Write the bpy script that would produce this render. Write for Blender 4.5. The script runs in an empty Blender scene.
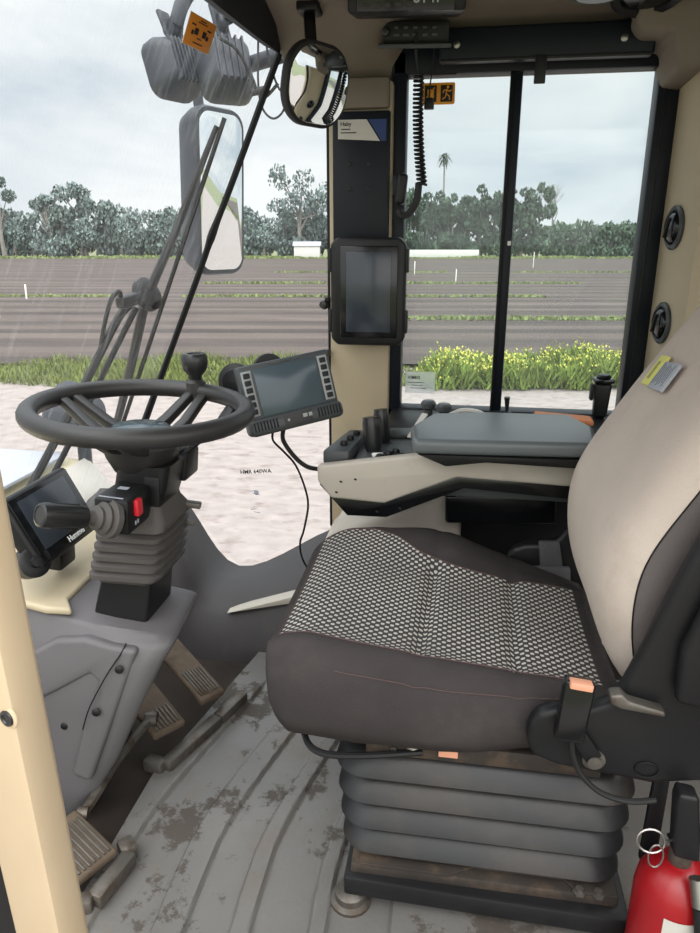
import bpy, bmesh, math, random
from mathutils import Vector as V, Matrix
from mathutils.noise import noise as pnoise
random.seed(7)
S = bpy.context.scene
COL = S.collection
PI = math.pi

# ------------------------------------------------------------------ materials
def lin(c):
    return tuple((x/255/12.92 if x/255 <= .04045 else ((x/255+.055)/1.055)**2.4) for x in c)
def M(name, rgb, rough=.5, metal=0., var=.12, vs=6., bump=0., bs=150., dirt=None, spec=.5, stretch=(1, 1, 1)):
    """procedural surface: base colour with soft variation, optional dirt patches and fine grain"""
    m = bpy.data.materials.new(name); m.use_nodes = True
    nt = m.node_tree; N = nt.nodes; L = nt.links
    p = N['Principled BSDF']
    p.inputs['Roughness'].default_value = rough; p.inputs['Metallic'].default_value = metal
    p.inputs['Specular IOR Level'].default_value = spec
    tc = N.new('ShaderNodeTexCoord'); mp = N.new('ShaderNodeMapping')
    mp.inputs['Scale'].default_value = stretch
    L.new(tc.outputs['Object'], mp.inputs['Vector'])
    c = lin(rgb)
    nz = N.new('ShaderNodeTexNoise'); nz.inputs['Scale'].default_value = vs; nz.inputs['Detail'].default_value = 5
    L.new(mp.outputs[0], nz.inputs['Vector'])
    rp = N.new('ShaderNodeValToRGB')
    rp.color_ramp.elements[0].position = .3; rp.color_ramp.elements[1].position = .7
    rp.color_ramp.elements[0].color = tuple(x*(1-var) for x in c)+(1,)
    rp.color_ramp.elements[1].color = tuple(min(1, x*(1+var)) for x in c)+(1,)
    L.new(nz.outputs['Fac'], rp.inputs['Fac'])
    out = rp.outputs['Color']
    if dirt:
        drgb, lo, hi, ds, amt = dirt
        n2 = N.new('ShaderNodeTexNoise'); n2.inputs['Scale'].default_value = ds; n2.inputs['Detail'].default_value = 9
        n2.inputs['Roughness'].default_value = .65
        L.new(mp.outputs[0], n2.inputs['Vector'])
        r2 = N.new('ShaderNodeMapRange'); r2.inputs['From Min'].default_value = lo; r2.inputs['From Max'].default_value = hi
        r2.inputs['To Max'].default_value = amt
        L.new(n2.outputs['Fac'], r2.inputs['Value'])
        mx = N.new('ShaderNodeMix'); mx.data_type = 'RGBA'
        L.new(r2.outputs[0], mx.inputs['Factor']); L.new(out, mx.inputs[6]); mx.inputs[7].default_value = lin(drgb)+(1,)
        out = mx.outputs[2]
    L.new(out, p.inputs['Base Color'])
    if bump:
        n3 = N.new('ShaderNodeTexNoise'); n3.inputs['Scale'].default_value = bs; n3.inputs['Detail'].default_value = 3
        L.new(mp.outputs[0], n3.inputs['Vector'])
        b = N.new('ShaderNodeBump'); b.inputs['Strength'].default_value = bump; b.inputs['Distance'].default_value = .003
        L.new(n3.outputs['Fac'], b.inputs['Height']); L.new(b.outputs[0], p.inputs['Normal'])
    return m

def fabric_mat(name, dark, light, period):
    """woven cloth: staggered pale dots on a dark ground"""
    m = bpy.data.materials.new(name); m.use_nodes = True
    nt = m.node_tree; N = nt.nodes; L = nt.links
    p = N['Principled BSDF']; p.inputs['Roughness'].default_value = .9; p.inputs['Specular IOR Level'].default_value = .15
    tc = N.new('ShaderNodeTexCoord'); sx = N.new('ShaderNodeSeparateXYZ'); L.new(tc.outputs['Object'], sx.inputs[0])
    def mth(op, a, b=None):
        n = N.new('ShaderNodeMath'); n.operation = op
        for i, q in enumerate((a, b)):
            if q is None: continue
            if isinstance(q, (int, float)): n.inputs[i].default_value = q
            else: L.new(q, n.inputs[i])
        return n.outputs[0]
    k = 2*PI/period
    s = mth('MULTIPLY', mth('SINE', mth('MULTIPLY', sx.outputs[0], k)), mth('SINE', mth('MULTIPLY', sx.outputs[1], k)))
    mr = N.new('ShaderNodeMapRange'); mr.inputs['From Min'].default_value = .12; mr.inputs['From Max'].default_value = .42
    L.new(s, mr.inputs['Value'])
    nz = N.new('ShaderNodeTexNoise'); nz.inputs['Scale'].default_value = 9; nz.inputs['Detail'].default_value = 4
    L.new(tc.outputs['Object'], nz.inputs['Vector'])
    f = mth('MULTIPLY', mr.outputs[0], mth('ADD', mth('MULTIPLY', nz.outputs['Fac'], .7), .6))
    mx = N.new('ShaderNodeMix'); mx.data_type = 'RGBA'
    L.new(f, mx.inputs['Factor']); mx.inputs[6].default_value = lin(dark)+(1,); mx.inputs[7].default_value = lin(light)+(1,)
    L.new(mx.outputs[2], p.inputs['Base Color'])
    b = N.new('ShaderNodeBump'); b.inputs['Strength'].default_value = .4; b.inputs['Distance'].default_value = .002
    L.new(mr.outputs[0], b.inputs['Height']); L.new(b.outputs[0], p.inputs['Normal'])
    return m

def glass_mat(name, dust, streak, tint=(.97, .98, .98)):
    """clear pane with a veil of dust and wiped streaks"""
    m = bpy.data.materials.new(name); m.use_nodes = True
    nt = m.node_tree; N = nt.nodes; L = nt.links
    N.remove(N['Principled BSDF'])
    out = N['Material Output']
    tr = N.new('ShaderNodeBsdfTransparent'); tr.inputs[0].default_value = tint+(1,)
    gl = N.new('ShaderNodeBsdfGlossy'); gl.inputs['Roughness'].default_value = .03
    df = N.new('ShaderNodeBsdfDiffuse'); df.inputs[0].default_value = (.75, .78, .78, 1)
    tl = N.new('ShaderNodeBsdfTranslucent'); tl.inputs[0].default_value = (.75, .78, .78, 1)
    m1 = N.new('ShaderNodeMixShader'); m1.inputs[0].default_value = .5
    L.new(df.outputs[0], m1.inputs[1]); L.new(tl.outputs[0], m1.inputs[2])
    lw = N.new('ShaderNodeLayerWeight'); lw.inputs['Blend'].default_value = .5
    pw = N.new('ShaderNodeMath'); pw.operation = 'POWER'; pw.inputs[1].default_value = 5; L.new(lw.outputs['Facing'], pw.inputs[0])
    fr = N.new('ShaderNodeMapRange'); fr.inputs['To Min'].default_value = .018; fr.inputs['To Max'].default_value = .22; L.new(pw.outputs[0], fr.inputs[0])
    m2 = N.new('ShaderNodeMixShader'); L.new(fr.outputs[0], m2.inputs[0]); L.new(tr.outputs[0], m2.inputs[1]); L.new(gl.outputs[0], m2.inputs[2])
    tc = N.new('ShaderNodeTexCoord'); mp = N.new('ShaderNodeMapping')
    mp.inputs['Rotation'].default_value = (math.radians(28), 0, 0); mp.inputs['Scale'].default_value = (2, 26, 3)
    L.new(tc.outputs['Object'], mp.inputs[0])
    n1 = N.new('ShaderNodeTexNoise'); n1.inputs['Scale'].default_value = 3; n1.inputs['Detail'].default_value = 6
    n2 = N.new('ShaderNodeTexNoise'); n2.inputs['Scale'].default_value = 2.2; n2.inputs['Detail'].default_value = 8
    L.new(mp.outputs[0], n1.inputs['Vector']); L.new(tc.outputs['Object'], n2.inputs['Vector'])
    r1 = N.new('ShaderNodeMapRange'); r1.inputs['From Min'].default_value = .5; r1.inputs['From Max'].default_value = .8; r1.inputs['To Max'].default_value = streak
    r2 = N.new('ShaderNodeMapRange'); r2.inputs['From Min'].default_value = .3; r2.inputs['From Max'].default_value = .75; r2.inputs['To Min'].default_value = dust*.6; r2.inputs['To Max'].default_value = dust*1.4
    L.new(n1.outputs['Fac'], r1.inputs[0]); L.new(n2.outputs['Fac'], r2.inputs[0])
    ad = N.new('ShaderNodeMath'); ad.operation = 'ADD'; L.new(r1.outputs[0], ad.inputs[0]); L.new(r2.outputs[0], ad.inputs[1])
    m3 = N.new('ShaderNodeMixShader'); L.new(ad.outputs[0], m3.inputs[0]); L.new(m2.outputs[0], m3.inputs[1]); L.new(m1.outputs[0], m3.inputs[2])
    L.new(m3.outputs[0], out.inputs[0])
    return m

MT = dict(
    beige=M('beige_plastic', (184, 169, 142), .55, var=.05, bump=.15, bs=500),
    liner=M('headliner', (122, 112, 100), .8, var=.06, bump=.2, bs=700),
    door=M('door_paint', (204, 183, 152), .5, var=.06, vs=9, dirt=((190, 165, 130), .55, .75, 12, .35)),
    dash=M('grey_dash_plastic', (93, 90, 92), .5, var=.05, bump=.15, bs=600, dirt=((140, 130, 120), .6, .8, 7, .3)),
    trim=M('dark_grey_trim', (58, 55, 56), .6, var=.08, bump=.15, bs=500, dirt=((110, 98, 86), .58, .8, 6, .35)),
    cream=M('cream_panel', (186, 178, 166), .5, var=.05, dirt=((140, 130, 115), .6, .75, 14, .35)),
    dcream=M('cream_dash_top', (188, 174, 146), .5, var=.05),
    black=M('black_plastic', (25, 25, 27), .42, var=.2, bump=.1, bs=500, spec=.35),
    gloss=M('gloss_black_plastic', (18, 19, 21), .18, var=.2),
    navy=M('black_blue_enamel', (15, 21, 30), .45, var=.1, spec=.3),
    rim=M('wheel_rubber', (46, 45, 45), .4, var=.12, bump=.2, bs=400),
    knob=M('satin_black', (36, 36, 37), .3, var=.1),
    bell=M('bellows_rubber', (82, 78, 76), .65, var=.12, dirt=((120, 108, 96), .55, .75, 9, .4)),
    screen=M('sky_grey_screen', (56, 62, 70), .18, var=.1),  # base colour lightened to carry the grey-blue reflection on the glass
    screen2=M('terminal_screen', (70, 84, 92), .16, var=.06),
    casing=M('terminal_casing', (66, 70, 72), .45, var=.06),
    strip=M('button_strip', (150, 156, 156), .45, var=.05),
    pad=M('armrest_pad_grey', (98, 104, 106), .33, var=.05, bump=.12, bs=500),
    tray=M('console_tray_grey', (66, 70, 71), .5, var=.12),
    mat=None, fabric=fabric_mat('dotted_seat_cloth', (70, 68, 67), (204, 200, 193), .0158),
    dcloth=M('dark_seat_cloth', (64, 60, 60), .92, var=.12, vs=10, bump=.5, bs=420, spec=.15, dirt=((96, 88, 82), .56, .8, 5, .4)),
    lcloth=M('faded_backrest_cloth', (208, 194, 182), .95, var=.07, vs=5, bump=.45, bs=500, spec=.12, dirt=((172, 156, 142), .52, .75, 6, .45)),
    mcloth=M('grey_side_cloth', (108, 102, 101), .95, var=.09, vs=6, bump=.4, bs=450, spec=.12, dirt=((140, 125, 112), .55, .8, 4, .35)),
    belt=M('belt_webbing', (82, 82, 84), .85, var=.1, bump=.6, bs=260, stretch=(1, 6, 1)),
    steel=M('bare_steel', (165, 162, 158), .35, 1., var=.15),
    worn=M('worn_grey_steel', (104, 100, 94), .5, .6, var=.25, vs=20, dirt=((82, 66, 52), .5, .65, 25, .8)),
    pedal=M('muddy_pedal', (98, 84, 70), .85, var=.25, vs=22, bump=.4, bs=120, dirt=((70, 56, 44), .45, .65, 18, .7)),
    pit=M('muddy_floor_pit', (48, 40, 34), .9, var=.3, vs=12, bump=.5, bs=90),
    rust=M('dirty_frame', (58, 52, 47), .7, .3, var=.25, vs=14, dirt=((112, 92, 74), .5, .7, 16, .7)),
    seatbell=M('seat_bellows_rubber', (30, 31, 33), .45, var=.12, vs=7, dirt=((76, 66, 57), .48, .74, 5, .6), stretch=(1, 1, 1.6)),
    red=M('extinguisher_red', (152, 20, 27), .32, var=.06),
    redsw=M('red_switch', (214, 40, 52), .4, var=.05),
    peach=M('faded_orange_button', (226, 160, 130), .5, var=.08),
    white=M('white_print', (235, 235, 230), .6, var=.03),
    paper=M('label_paper', (200, 196, 188), .7, var=.05),
    blue=M('label_blue', (36, 60, 110), .6, var=.05),
    ink=M('dark_ink', (25, 25, 27), .7, var=.05),
    orange=M('orange_sticker', (226, 140, 34), .55, var=.05),
    amber=M('amber_sticker', (240, 160, 40), .55, var=.04),
    yellow=M('yellow_label', (226, 222, 120), .7, var=.05),
    lightgrey=M('tag_grey', (170, 174, 184), .7, var=.05),
    rubber=M('black_rubber', (20, 20, 21), .6, var=.2),
    ext=M('outdoor_black_plastic', (46, 51, 60), .5, var=.12),
    mirror=M('mirror_glass', (235, 240, 240), .02, 1., var=0.),
    hood=M('hood_paint', (238, 226, 186), .35, var=.04),
    lampg=M('lamp_lens_grey', (120, 122, 122), .3, var=.1),
    thread=M('seam_thread', (88, 70, 68), .8, var=.1),
    seal=M('black_seal', (14, 15, 17), .55, var=.15, spec=.3),
    tan=M('tan_strap', (190, 120, 76), .7, var=.08),
    clearfilm=glass_mat('clear_film', .42, .05),
    film=glass_mat('faint_film', .03, .0),
    wglass=glass_mat('windshield_glass', .04, .16),
    cglass=glass_mat('corner_glass', .04, .03),
    sglass=glass_mat('side_glass', .05, .0, (.95, .98, .975)),
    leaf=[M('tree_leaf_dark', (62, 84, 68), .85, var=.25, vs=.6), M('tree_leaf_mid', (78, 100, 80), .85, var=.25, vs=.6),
          M('tree_leaf_hazed', (112, 128, 124), .85, var=.2, vs=.6)],  # pale bluish haze mixed into the leaf colour
    bark=M('grey_bark', (134, 130, 124), .9, var=.15, vs=2),
    grass=M('track_grass', (104, 116, 58), .85, var=.3, vs=2),
    mustard=M('mustard_leaf', (112, 132, 56), .85, var=.3, vs=3),
    flower=M('mustard_flower', (186, 186, 84), .8, var=.1),
    rowweed=M('row_weed', (122, 136, 84), .85, var=.2, vs=1),
    peg=M('white_peg_paint', (232, 232, 226), .7, var=.04),
    shed=M('pale_wall', (214, 214, 208), .8, var=.04),
)

# ------------------------------------------------------------------ mesh builder
def catmull(pts, n=6, closed=False):
    pts = [V(p) for p in pts]
    if len(pts) < 3: return pts
    res = []; m = len(pts)
    for i in range(m if closed else m-1):
        if closed: p0, p1, p2, p3 = pts[i-1], pts[i], pts[(i+1) % m], pts[(i+2) % m]
        else: p0, p1, p2, p3 = pts[max(i-1, 0)], pts[i], pts[i+1], pts[min(i+2, m-1)]
        for k in range(n):
            t = k/n
            res.append(.5*((2*p1)+(p2-p0)*t+(2*p0-5*p1+4*p2-p3)*t*t+(3*p1-p0-3*p2+p3)*t**3))
    if not closed: res.append(pts[-1])
    return res
def frame(ax, hint=(0, 0, 1)):
    z = V(ax).normalized(); h = V(hint)
    if abs(z.dot(h.normalized())) > .98: h = V((1, 0, 0))
    x = (h-z*h.dot(z)).normalized(); y = z.cross(x)
    return x, y, z
def basis(ex, ey):
    """3x3 matrix with columns ex, ey (made square to ex), ez"""
    ex = V(ex).normalized(); ey = V(ey); ey = (ey-ex*ey.dot(ex)).normalized(); ez = ex.cross(ey)
    return Matrix((ex, ey, ez)).transposed()

class B:
    def __init__(s): s.bm = bmesh.new()
    def _merge(s, t, bev=0, seg=2, ang=25):
        bmesh.ops.recalc_face_normals(t, faces=t.faces)
        if bev:
            es = [e for e in t.edges if len(e.link_faces) == 2 and e.calc_face_angle(0) > math.radians(ang)]
            bmesh.ops.bevel(t, geom=es, offset=bev, segments=seg, profile=.5, affect='EDGES', clamp_overlap=True)
        me = bpy.data.meshes.new('tmp'); t.to_mesh(me); t.free(); s.bm.from_mesh(me); bpy.data.meshes.remove(me)
        return s
    def box(s, c, d, rot=None, bev=.003, seg=2):
        t = bmesh.new(); bmesh.ops.create_cube(t, size=1)
        R = rot if isinstance(rot, Matrix) else (Matrix.Identity(3) if rot is None else
            (Matrix.Rotation(math.radians(rot[2]), 3, 'Z') @ Matrix.Rotation(math.radians(rot[1]), 3, 'Y') @ Matrix.Rotation(math.radians(rot[0]), 3, 'X')))
        for v in t.verts: v.co = V((v.co.x*d[0], v.co.y*d[1], v.co.z*d[2]))
        if bev: bmesh.ops.bevel(t, geom=list(t.edges), offset=min(bev, min(d)*.45), segments=seg, profile=.5, affect='EDGES')
        for v in t.verts: v.co = R @ v.co + V(c)
        return s._merge(t)
    def bar(s, p0, p1, w, h, hint=(0, 0, 1), bev=.002):
        """rectangular bar from p0 to p1; w across, h along the hint"""
        x, y, z = frame(V(p1)-V(p0), hint)
        R = Matrix((y, x, z)).transposed()
        return s.box((V(p0)+V(p1))/2, (w, h, (V(p1)-V(p0)).length), R, bev)
    def prism(s, pts, vec, bev=.003, seg=2):
        t = bmesh.new(); a = [t.verts.new(V(p)) for p in pts]; b = [t.verts.new(V(p)+V(vec)) for p in pts]
        n = len(a); t.faces.new(a); t.faces.new(b[::-1])
        for i in range(n): t.faces.new((a[i], a[i-1], b[i-1], b[i]))
        return s._merge(t, bev, seg)
    def loft(s, rings, closed=True, caps=True, bev=0):
        t = bmesh.new(); R = [[t.verts.new(V(p)) for p in r] for r in rings]
        n = len(R[0])
        for i in range(len(R)-1):
            for j in range(n if closed else n-1):
                k = (j+1) % n
                try: t.faces.new((R[i][j], R[i][k], R[i+1][k], R[i+1][j]))
                except ValueError: pass
        if caps and closed:
            t.faces.new(R[0][::-1]); t.faces.new(R[-1])
        return s._merge(t, bev)
    def tube(s, pts, r, n=8, closed=False, sm=6):
        P = catmull(pts, sm, closed) if sm else [V(p) for p in pts]
        m = len(P); rings = []; up = None
        for i, p in enumerate(P):
            if closed: d = P[(i+1) % m]-P[i-1]
            else: d = P[min(i+1, m-1)]-P[max(i-1, 0)]
            if d.length < 1e-9: d = V((0, 0, 1))
            d.normalize()
            if up is None: up = frame(d)[0]
            up = (up-d*up.dot(d))
            if up.length < 1e-6: up = frame(d)[0]
            up.normalize(); w = d.cross(up)
            rr = r(i/(m-1)) if callable(r) else r
            rings.append([p+(up*math.cos(2*PI*k/n)+w*math.sin(2*PI*k/n))*rr for k in range(n)])
        if closed: rings.append(rings[0])
        return s.loft(rings, True, not closed)
    def lathe(s, prof, o, ax=(0, 0, 1), n=24, sx=1., sy=1., hint=(0, 0, 1)):
        x, y, z = frame(ax, hint); o = V(o)
        return s.loft([[o+z*h+(x*math.cos(2*PI*k/n)*sx+y*math.sin(2*PI*k/n)*sy)*max(r, 1e-4) for k in range(n)] for r, h in prof])
    def cyl(s, p0, p1, r0, r1=None, n=16, bev=0):
        d = V(p1)-V(p0); L = d.length; r1 = r0 if r1 is None else r1
        pr = [(r0, 0), (r1, L)] if not bev else [(r0-bev, 0), (r0, bev), (r1, L-bev), (r1-bev, L)]
        return s.lathe(pr, p0, d, n)
    def grid(s, f, nu, nv):
        t = bmesh.new(); G = [[t.verts.new(V(f(i/nu, j/nv))) for j in range(nv+1)] for i in range(nu+1)]
        for i in range(nu):
            for j in range(nv): t.faces.new((G[i][j], G[i+1][j], G[i+1][j+1], G[i][j+1]))
        return s._merge(t)
    def poly(s, pts):
        t = bmesh.new(); t.faces.new([t.verts.new(V(p)) for p in pts]); return s._merge(t)
    def text(s, txt, o, ex, ey, size, depth=.0004, align='CENTER'):
        cu = bpy.data.curves.new('t', 'FONT'); cu.body = txt; cu.size = size; cu.align_x = align; cu.align_y = 'CENTER'; cu.extrude = depth; cu.resolution_u = 2; cu.offset = size*.018
        ob = bpy.data.objects.new('t', cu); me = bpy.data.meshes.new_from_object(ob)
        R = basis(ex, ey)
        for v in me.vertices: v.co = R @ v.co + V(o)
        s.bm.from_mesh(me); bpy.data.objects.remove(ob); bpy.data.curves.remove(cu); bpy.data.meshes.remove(me)
        return s
    def rrect(s, c, ex, ey, w, h, r, d, bev=.002, n=6):
        """rounded plate facing ex x ey, thickness d behind its front face centre c"""
        R = basis(ex, ey); c = V(c); pts = []
        for qx, qy, a0 in ((1, 1, 0), (-1, 1, 90), (-1, -1, 180), (1, -1, 270)):
            for k in range(n+1):
                a = math.radians(a0+90*k/n)
                pts.append(c+R @ V((qx*(w/2-r)+r*math.cos(a), qy*(h/2-r)+r*math.sin(a), 0)))
        return s.prism(pts, R @ V((0, 0, -d)), bev, 2)
    def done(s, name, mat, parent=None, ang=38, flat=False):
        bm = s.bm
        bmesh.ops.remove_doubles(bm, verts=bm.verts, dist=1e-5) if len(bm.verts) < 60000 else None
        th = math.radians(ang)
        for e in bm.edges: e.smooth = len(e.link_faces) != 2 or e.calc_face_angle(0) < th
        for f in bm.faces: f.smooth = not flat
        me = bpy.data.meshes.new(name)
        off = V((0, 0, 0)); q = parent
        while q is not None: off = off+q.location; q = q.parent
        if parent is None:
            if len(bm.verts):
                lo = [min(v.co[i] for v in bm.verts) for i in range(3)]; hi = [max(v.co[i] for v in bm.verts) for i in range(3)]
                loc = V(((lo[0]+hi[0])/2, (lo[1]+hi[1])/2, lo[2]))
        else: loc = V((0, 0, 0))
        for v in bm.verts: v.co -= (loc if parent is None else off)
        bm.to_mesh(me); bm.free()
        for mm in (mat if isinstance(mat, (list, tuple)) else [mat]): me.materials.append(mm)
        o = bpy.data.objects.new(name, me); COL.objects.link(o)
        if parent is not None: o.parent = parent
        o.location = loc
        return o

def each(b, name, mat, parent):
    """every loose piece of the builder becomes a part of its own"""
    bm = b.bm; seen = set(); isl = []
    for v in bm.verts:
        if v in seen: continue
        st = [v]; seen.add(v); g = []
        while st:
            q = st.pop(); g.append(q)
            for e in q.link_edges:
                w = e.other_vert(q)
                if w not in seen: seen.add(w); st.append(w)
        isl.append(g)
    for g in isl:
        nb = B(); mp = {v: nb.bm.verts.new(v.co) for v in g}; fs = {f for v in g for f in v.link_faces}
        for f in fs: nb.bm.faces.new([mp[v] for v in f.verts])
        nb.done(name, mat, parent)
    bm.free()

def tag(o, label, cat, group=None, kind=None):
    o['label'] = label; o['category'] = cat
    if group: o['group'] = group
    if kind: o['kind'] = kind
    return o
def thing(name, label, cat, loc=(0, 0, 0), group=None):
    o = bpy.data.objects.new(name, None); COL.objects.link(o); o.location = loc; o.empty_display_size = .05
    return tag(o, label, cat, group)
def struct(o):
    o['kind'] = 'structure'; return o
def note(o, label): o['label'] = label; return o
def copy_tree(o, parent=None):
    c = o.copy(); COL.objects.link(c)
    if parent: c.parent = parent
    for ch in [q for q in bpy.data.objects if q.parent == o]: copy_tree(ch, c)
    return c

# ================================================================== CAMERA
YAW = math.radians(9); PIT = math.radians(17.9)
FW = V((-math.sin(YAW), math.cos(YAW), 0)); RT = V((math.cos(YAW), math.sin(YAW), 0))
cd = bpy.data.cameras.new('camera'); cam = bpy.data.objects.new('camera', cd); COL.objects.link(cam)
cam.location = (0, 0, 1.1); cam.rotation_euler = (PI/2-PIT, 0, YAW)
cd.sensor_fit = 'VERTICAL'; cd.sensor_height = 36; cd.lens = 701/933*36; cd.clip_end = 2000; cd.clip_start = .02
S.camera = cam
def W(u, d, z): return RT*u+FW*d+V((0, 0, z))      # field rows run square to the heading FW

# windshield surface: leans forward towards the bottom and bulges in the middle
def gx(y, z): return -.501-.463*(1.534-z)-.04*max(0, 1-((y-1.1)/.85)**2)
def gp(y, z, off=0.): return V((gx(y, z)-off*.9, y, z-off*.4))

# ================================================================== THE CAB SHELL
def mat_material():
    m = M('floor_mat_rubber', (108, 106, 103), .34, var=.12, vs=5, bump=.25, bs=120, dirt=((104, 90, 76), .54, .7, 6, .6))
    nt = m.node_tree; N = nt.nodes; L = nt.links; p = N['Principled BSDF']
    src = p.inputs['Base Color'].links[0].from_socket
    tc = [n for n in N if n.type == 'TEX_COORD'][0]
    n = N.new('ShaderNodeTexNoise'); n.inputs['Scale'].default_value = 26; n.inputs['Detail'].default_value = 8; n.inputs['Roughness'].default_value = .7
    n2 = N.new('ShaderNodeTexNoise'); n2.inputs['Scale'].default_value = 4.2; n2.inputs['Detail'].default_value = 2
    L.new(tc.outputs['Object'], n.inputs['Vector']); L.new(tc.outputs['Object'], n2.inputs['Vector'])
    a = N.new('ShaderNodeMath'); a.operation = 'ADD'; L.new(n.outputs['Fac'], a.inputs[0]); L.new(n2.outputs['Fac'], a.inputs[1])
    r = N.new('ShaderNodeMapRange'); r.inputs['From Min'].default_value = 1.09; r.inputs['From Max'].default_value = 1.17; r.inputs['To Max'].default_value = .8
    L.new(a.outputs[0], r.inputs[0])
    mx = N.new('ShaderNodeMix'); mx.data_type = 'RGBA'; L.new(r.outputs[0], mx.inputs['Factor']); L.new(src, mx.inputs[6]); mx.inputs[7].default_value = lin((66, 58, 50))+(1,)
    L.new(mx.outputs[2], p.inputs['Base Color'])
    rr = N.new('ShaderNodeMapRange'); rr.inputs['To Min'].default_value = .36; rr.inputs['To Max'].default_value = .85
    L.new(r.outputs[0], rr.inputs[0]); L.new(rr.outputs[0], p.inputs['Roughness'])
    return m
MT['mat'] = mat_material()
struct(B().box((.05, 1.0, -.045), (2.0, 1.75, .05), bev=0).done('floor', MT['pit']))
# rubber mat moulded with long raised ribs
def matz(x, y):
    q = (y-1.02)/.05; g = .30*.05*(math.log(1+math.exp(min(q, 30))) if q < 30 else q)+.02*math.sin(y*3)
    c = x-g
    def st(a, b, w=.0045): return min(1, max(0, (c-a)/w))*min(1, max(0, (b-c)/w))
    endf = min(1, max(0, (y-.70)/.012))*min(1, max(0, (1.50-y)/.012))
    z = .010
    for a, b in ((-.585, -.475), (-.425, -.345), (-.315, -.215), (-.19, -.08)):
        z -= .010*st(a, b)*endf
    if y > 1.45: z += .004*min(1, (y-1.45)/.01)
    return z
def matxy(u, v):
    y = .35+v*1.3
    xl = -.61+.10*max(0, y-1.15)/.5
    x = xl+u*(.75-xl)
    return (x, y, matz(x, y))
tag(B().grid(lambda u, v: matxy(u, v), 420, 110).done('floor_mat', MT['mat']), 'grey ribbed rubber floor mat with dried mud patches', 'floor mat')

# ceiling / headliner with a cove down to the side wall
prof = [(.2, 1.60), (1.5, 1.62), (1.7, 1.61), (1.84, 1.58), (1.93, 1.53), (1.97, 1.47), (2.02, 1.47), (2.02, 1.66), (.2, 1.66)]
prof2 = [(.2, 1.60), (1.5, 1.62), (1.7, 1.615), (1.86, 1.60), (1.94, 1.585), (1.97, 1.565), (2.02, 1.56), (2.02, 1.66), (.2, 1.66)]
struct(B().loft([[(x, y, z) for y, z in q] for x, q in ((-.475, prof), (-.3, prof), (-.215, prof), (-.15, prof2), (.45, prof2), (1.0, prof2))]).done('ceiling', MT['liner'], ang=50))
# black header above the windshield
hd = B()
hd.loft([[gp(y, 1.535)+V((.03, 0, 0)), gp(y, 1.555)+V((-.02, 0, 0)), gp(y, 1.61)+V((-.02, 0, 0)), gp(y, 1.66)+V((.05, 0, 0)), V((-.46, y, 1.64)), V((-.465, y, 1.585))] for y in [.25+i*.1 for i in range(17)]+[1.90]])
struct(hd.done('trim_1', MT['navy'], ang=30))
# right pillar between the windshield corner and the side window
pl = B(); pl.box((-.283, 1.985, .86), (.172, .09, 1.24), bev=.012)
struct(pl.done('trim_2', MT['beige']))
struct(B().box((-.281, 1.965, 1.448), (.150, .09, .07), bev=.008).done('trim_9', MT['liner']))
struct(B().box((-.364, 1.972, .88), (.012, .06, 1.22), bev=.004).done('trim_3', MT['seal']))
# wall below the side window
struct(B().box((.40, 2.0, .29), (1.2, .06, .66), bev=.004).done('wall_right', MT['black']))
# moulded lower front corner
G_ = [(-1.12, 1.96, .345), (-.98, 1.955, .352), (-.84, 1.95, .333), (-.667, 1.95, .112), (-.367, 1.95, .258), (-.15, 1.95, .345)]
F_ = [(-1.07, 1.72, .335), (-.90, 1.72, .335), (-.763, 1.72, .233), (-.665, 1.72, .125), (-.385, 1.72, .192), (-.15, 1.72, .25)]
L_ = [(-1.06, 1.70, .30), (-.90, 1.69, .30), (-.77, 1.68, .19), (-.665, 1.665, .095), (-.385, 1.66, .165), (-.15, 1.66, .22)]
K_ = [(-1.0, 1.61, -.02), (-.86, 1.60, -.02), (-.76, 1.61, -.02), (-.665, 1.62, -.02), (-.385, 1.62, -.02), (-.15, 1.62, -.02)]
def up(c, n): return catmull(c, n)
fas = B(); rr_ = [up(G_, 6), [p+V((0, -.012, -.004)) for p in up(G_, 6)]]
mid = [a.lerp(b, .5)+V((0, 0, .012)) for a, b in zip(up(G_, 6), up(F_, 6))]
fas.loft([[p+V((0, .02, -.03)) for p in up(G_, 6)], up(G_, 6), rr_[1], mid, up(F_, 6), up(L_, 6), up(K_, 6)], closed=False, caps=False)
struct(fas.done('baseboard_right', MT['trim'], ang=55))
struct(B().prism([(-.61, 1.70, .112), (-.385, 1.70, .168), (-.385, 1.70, .192), (-.40, 1.70, .186)], (0, -.045, 0), .002).done('trim_4', MT['cream']))
# front bulkhead behind the pedals
struct(B().loft([[(-1.12, y, .35), (-1.07, y, .355), (-.97, y, .26), (-.90, y, -.02), (-.95, y, -.02), (-1.05, y, .22)] for y in (.25, 1.72)]).done('wall_front', MT['trim']))
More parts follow.
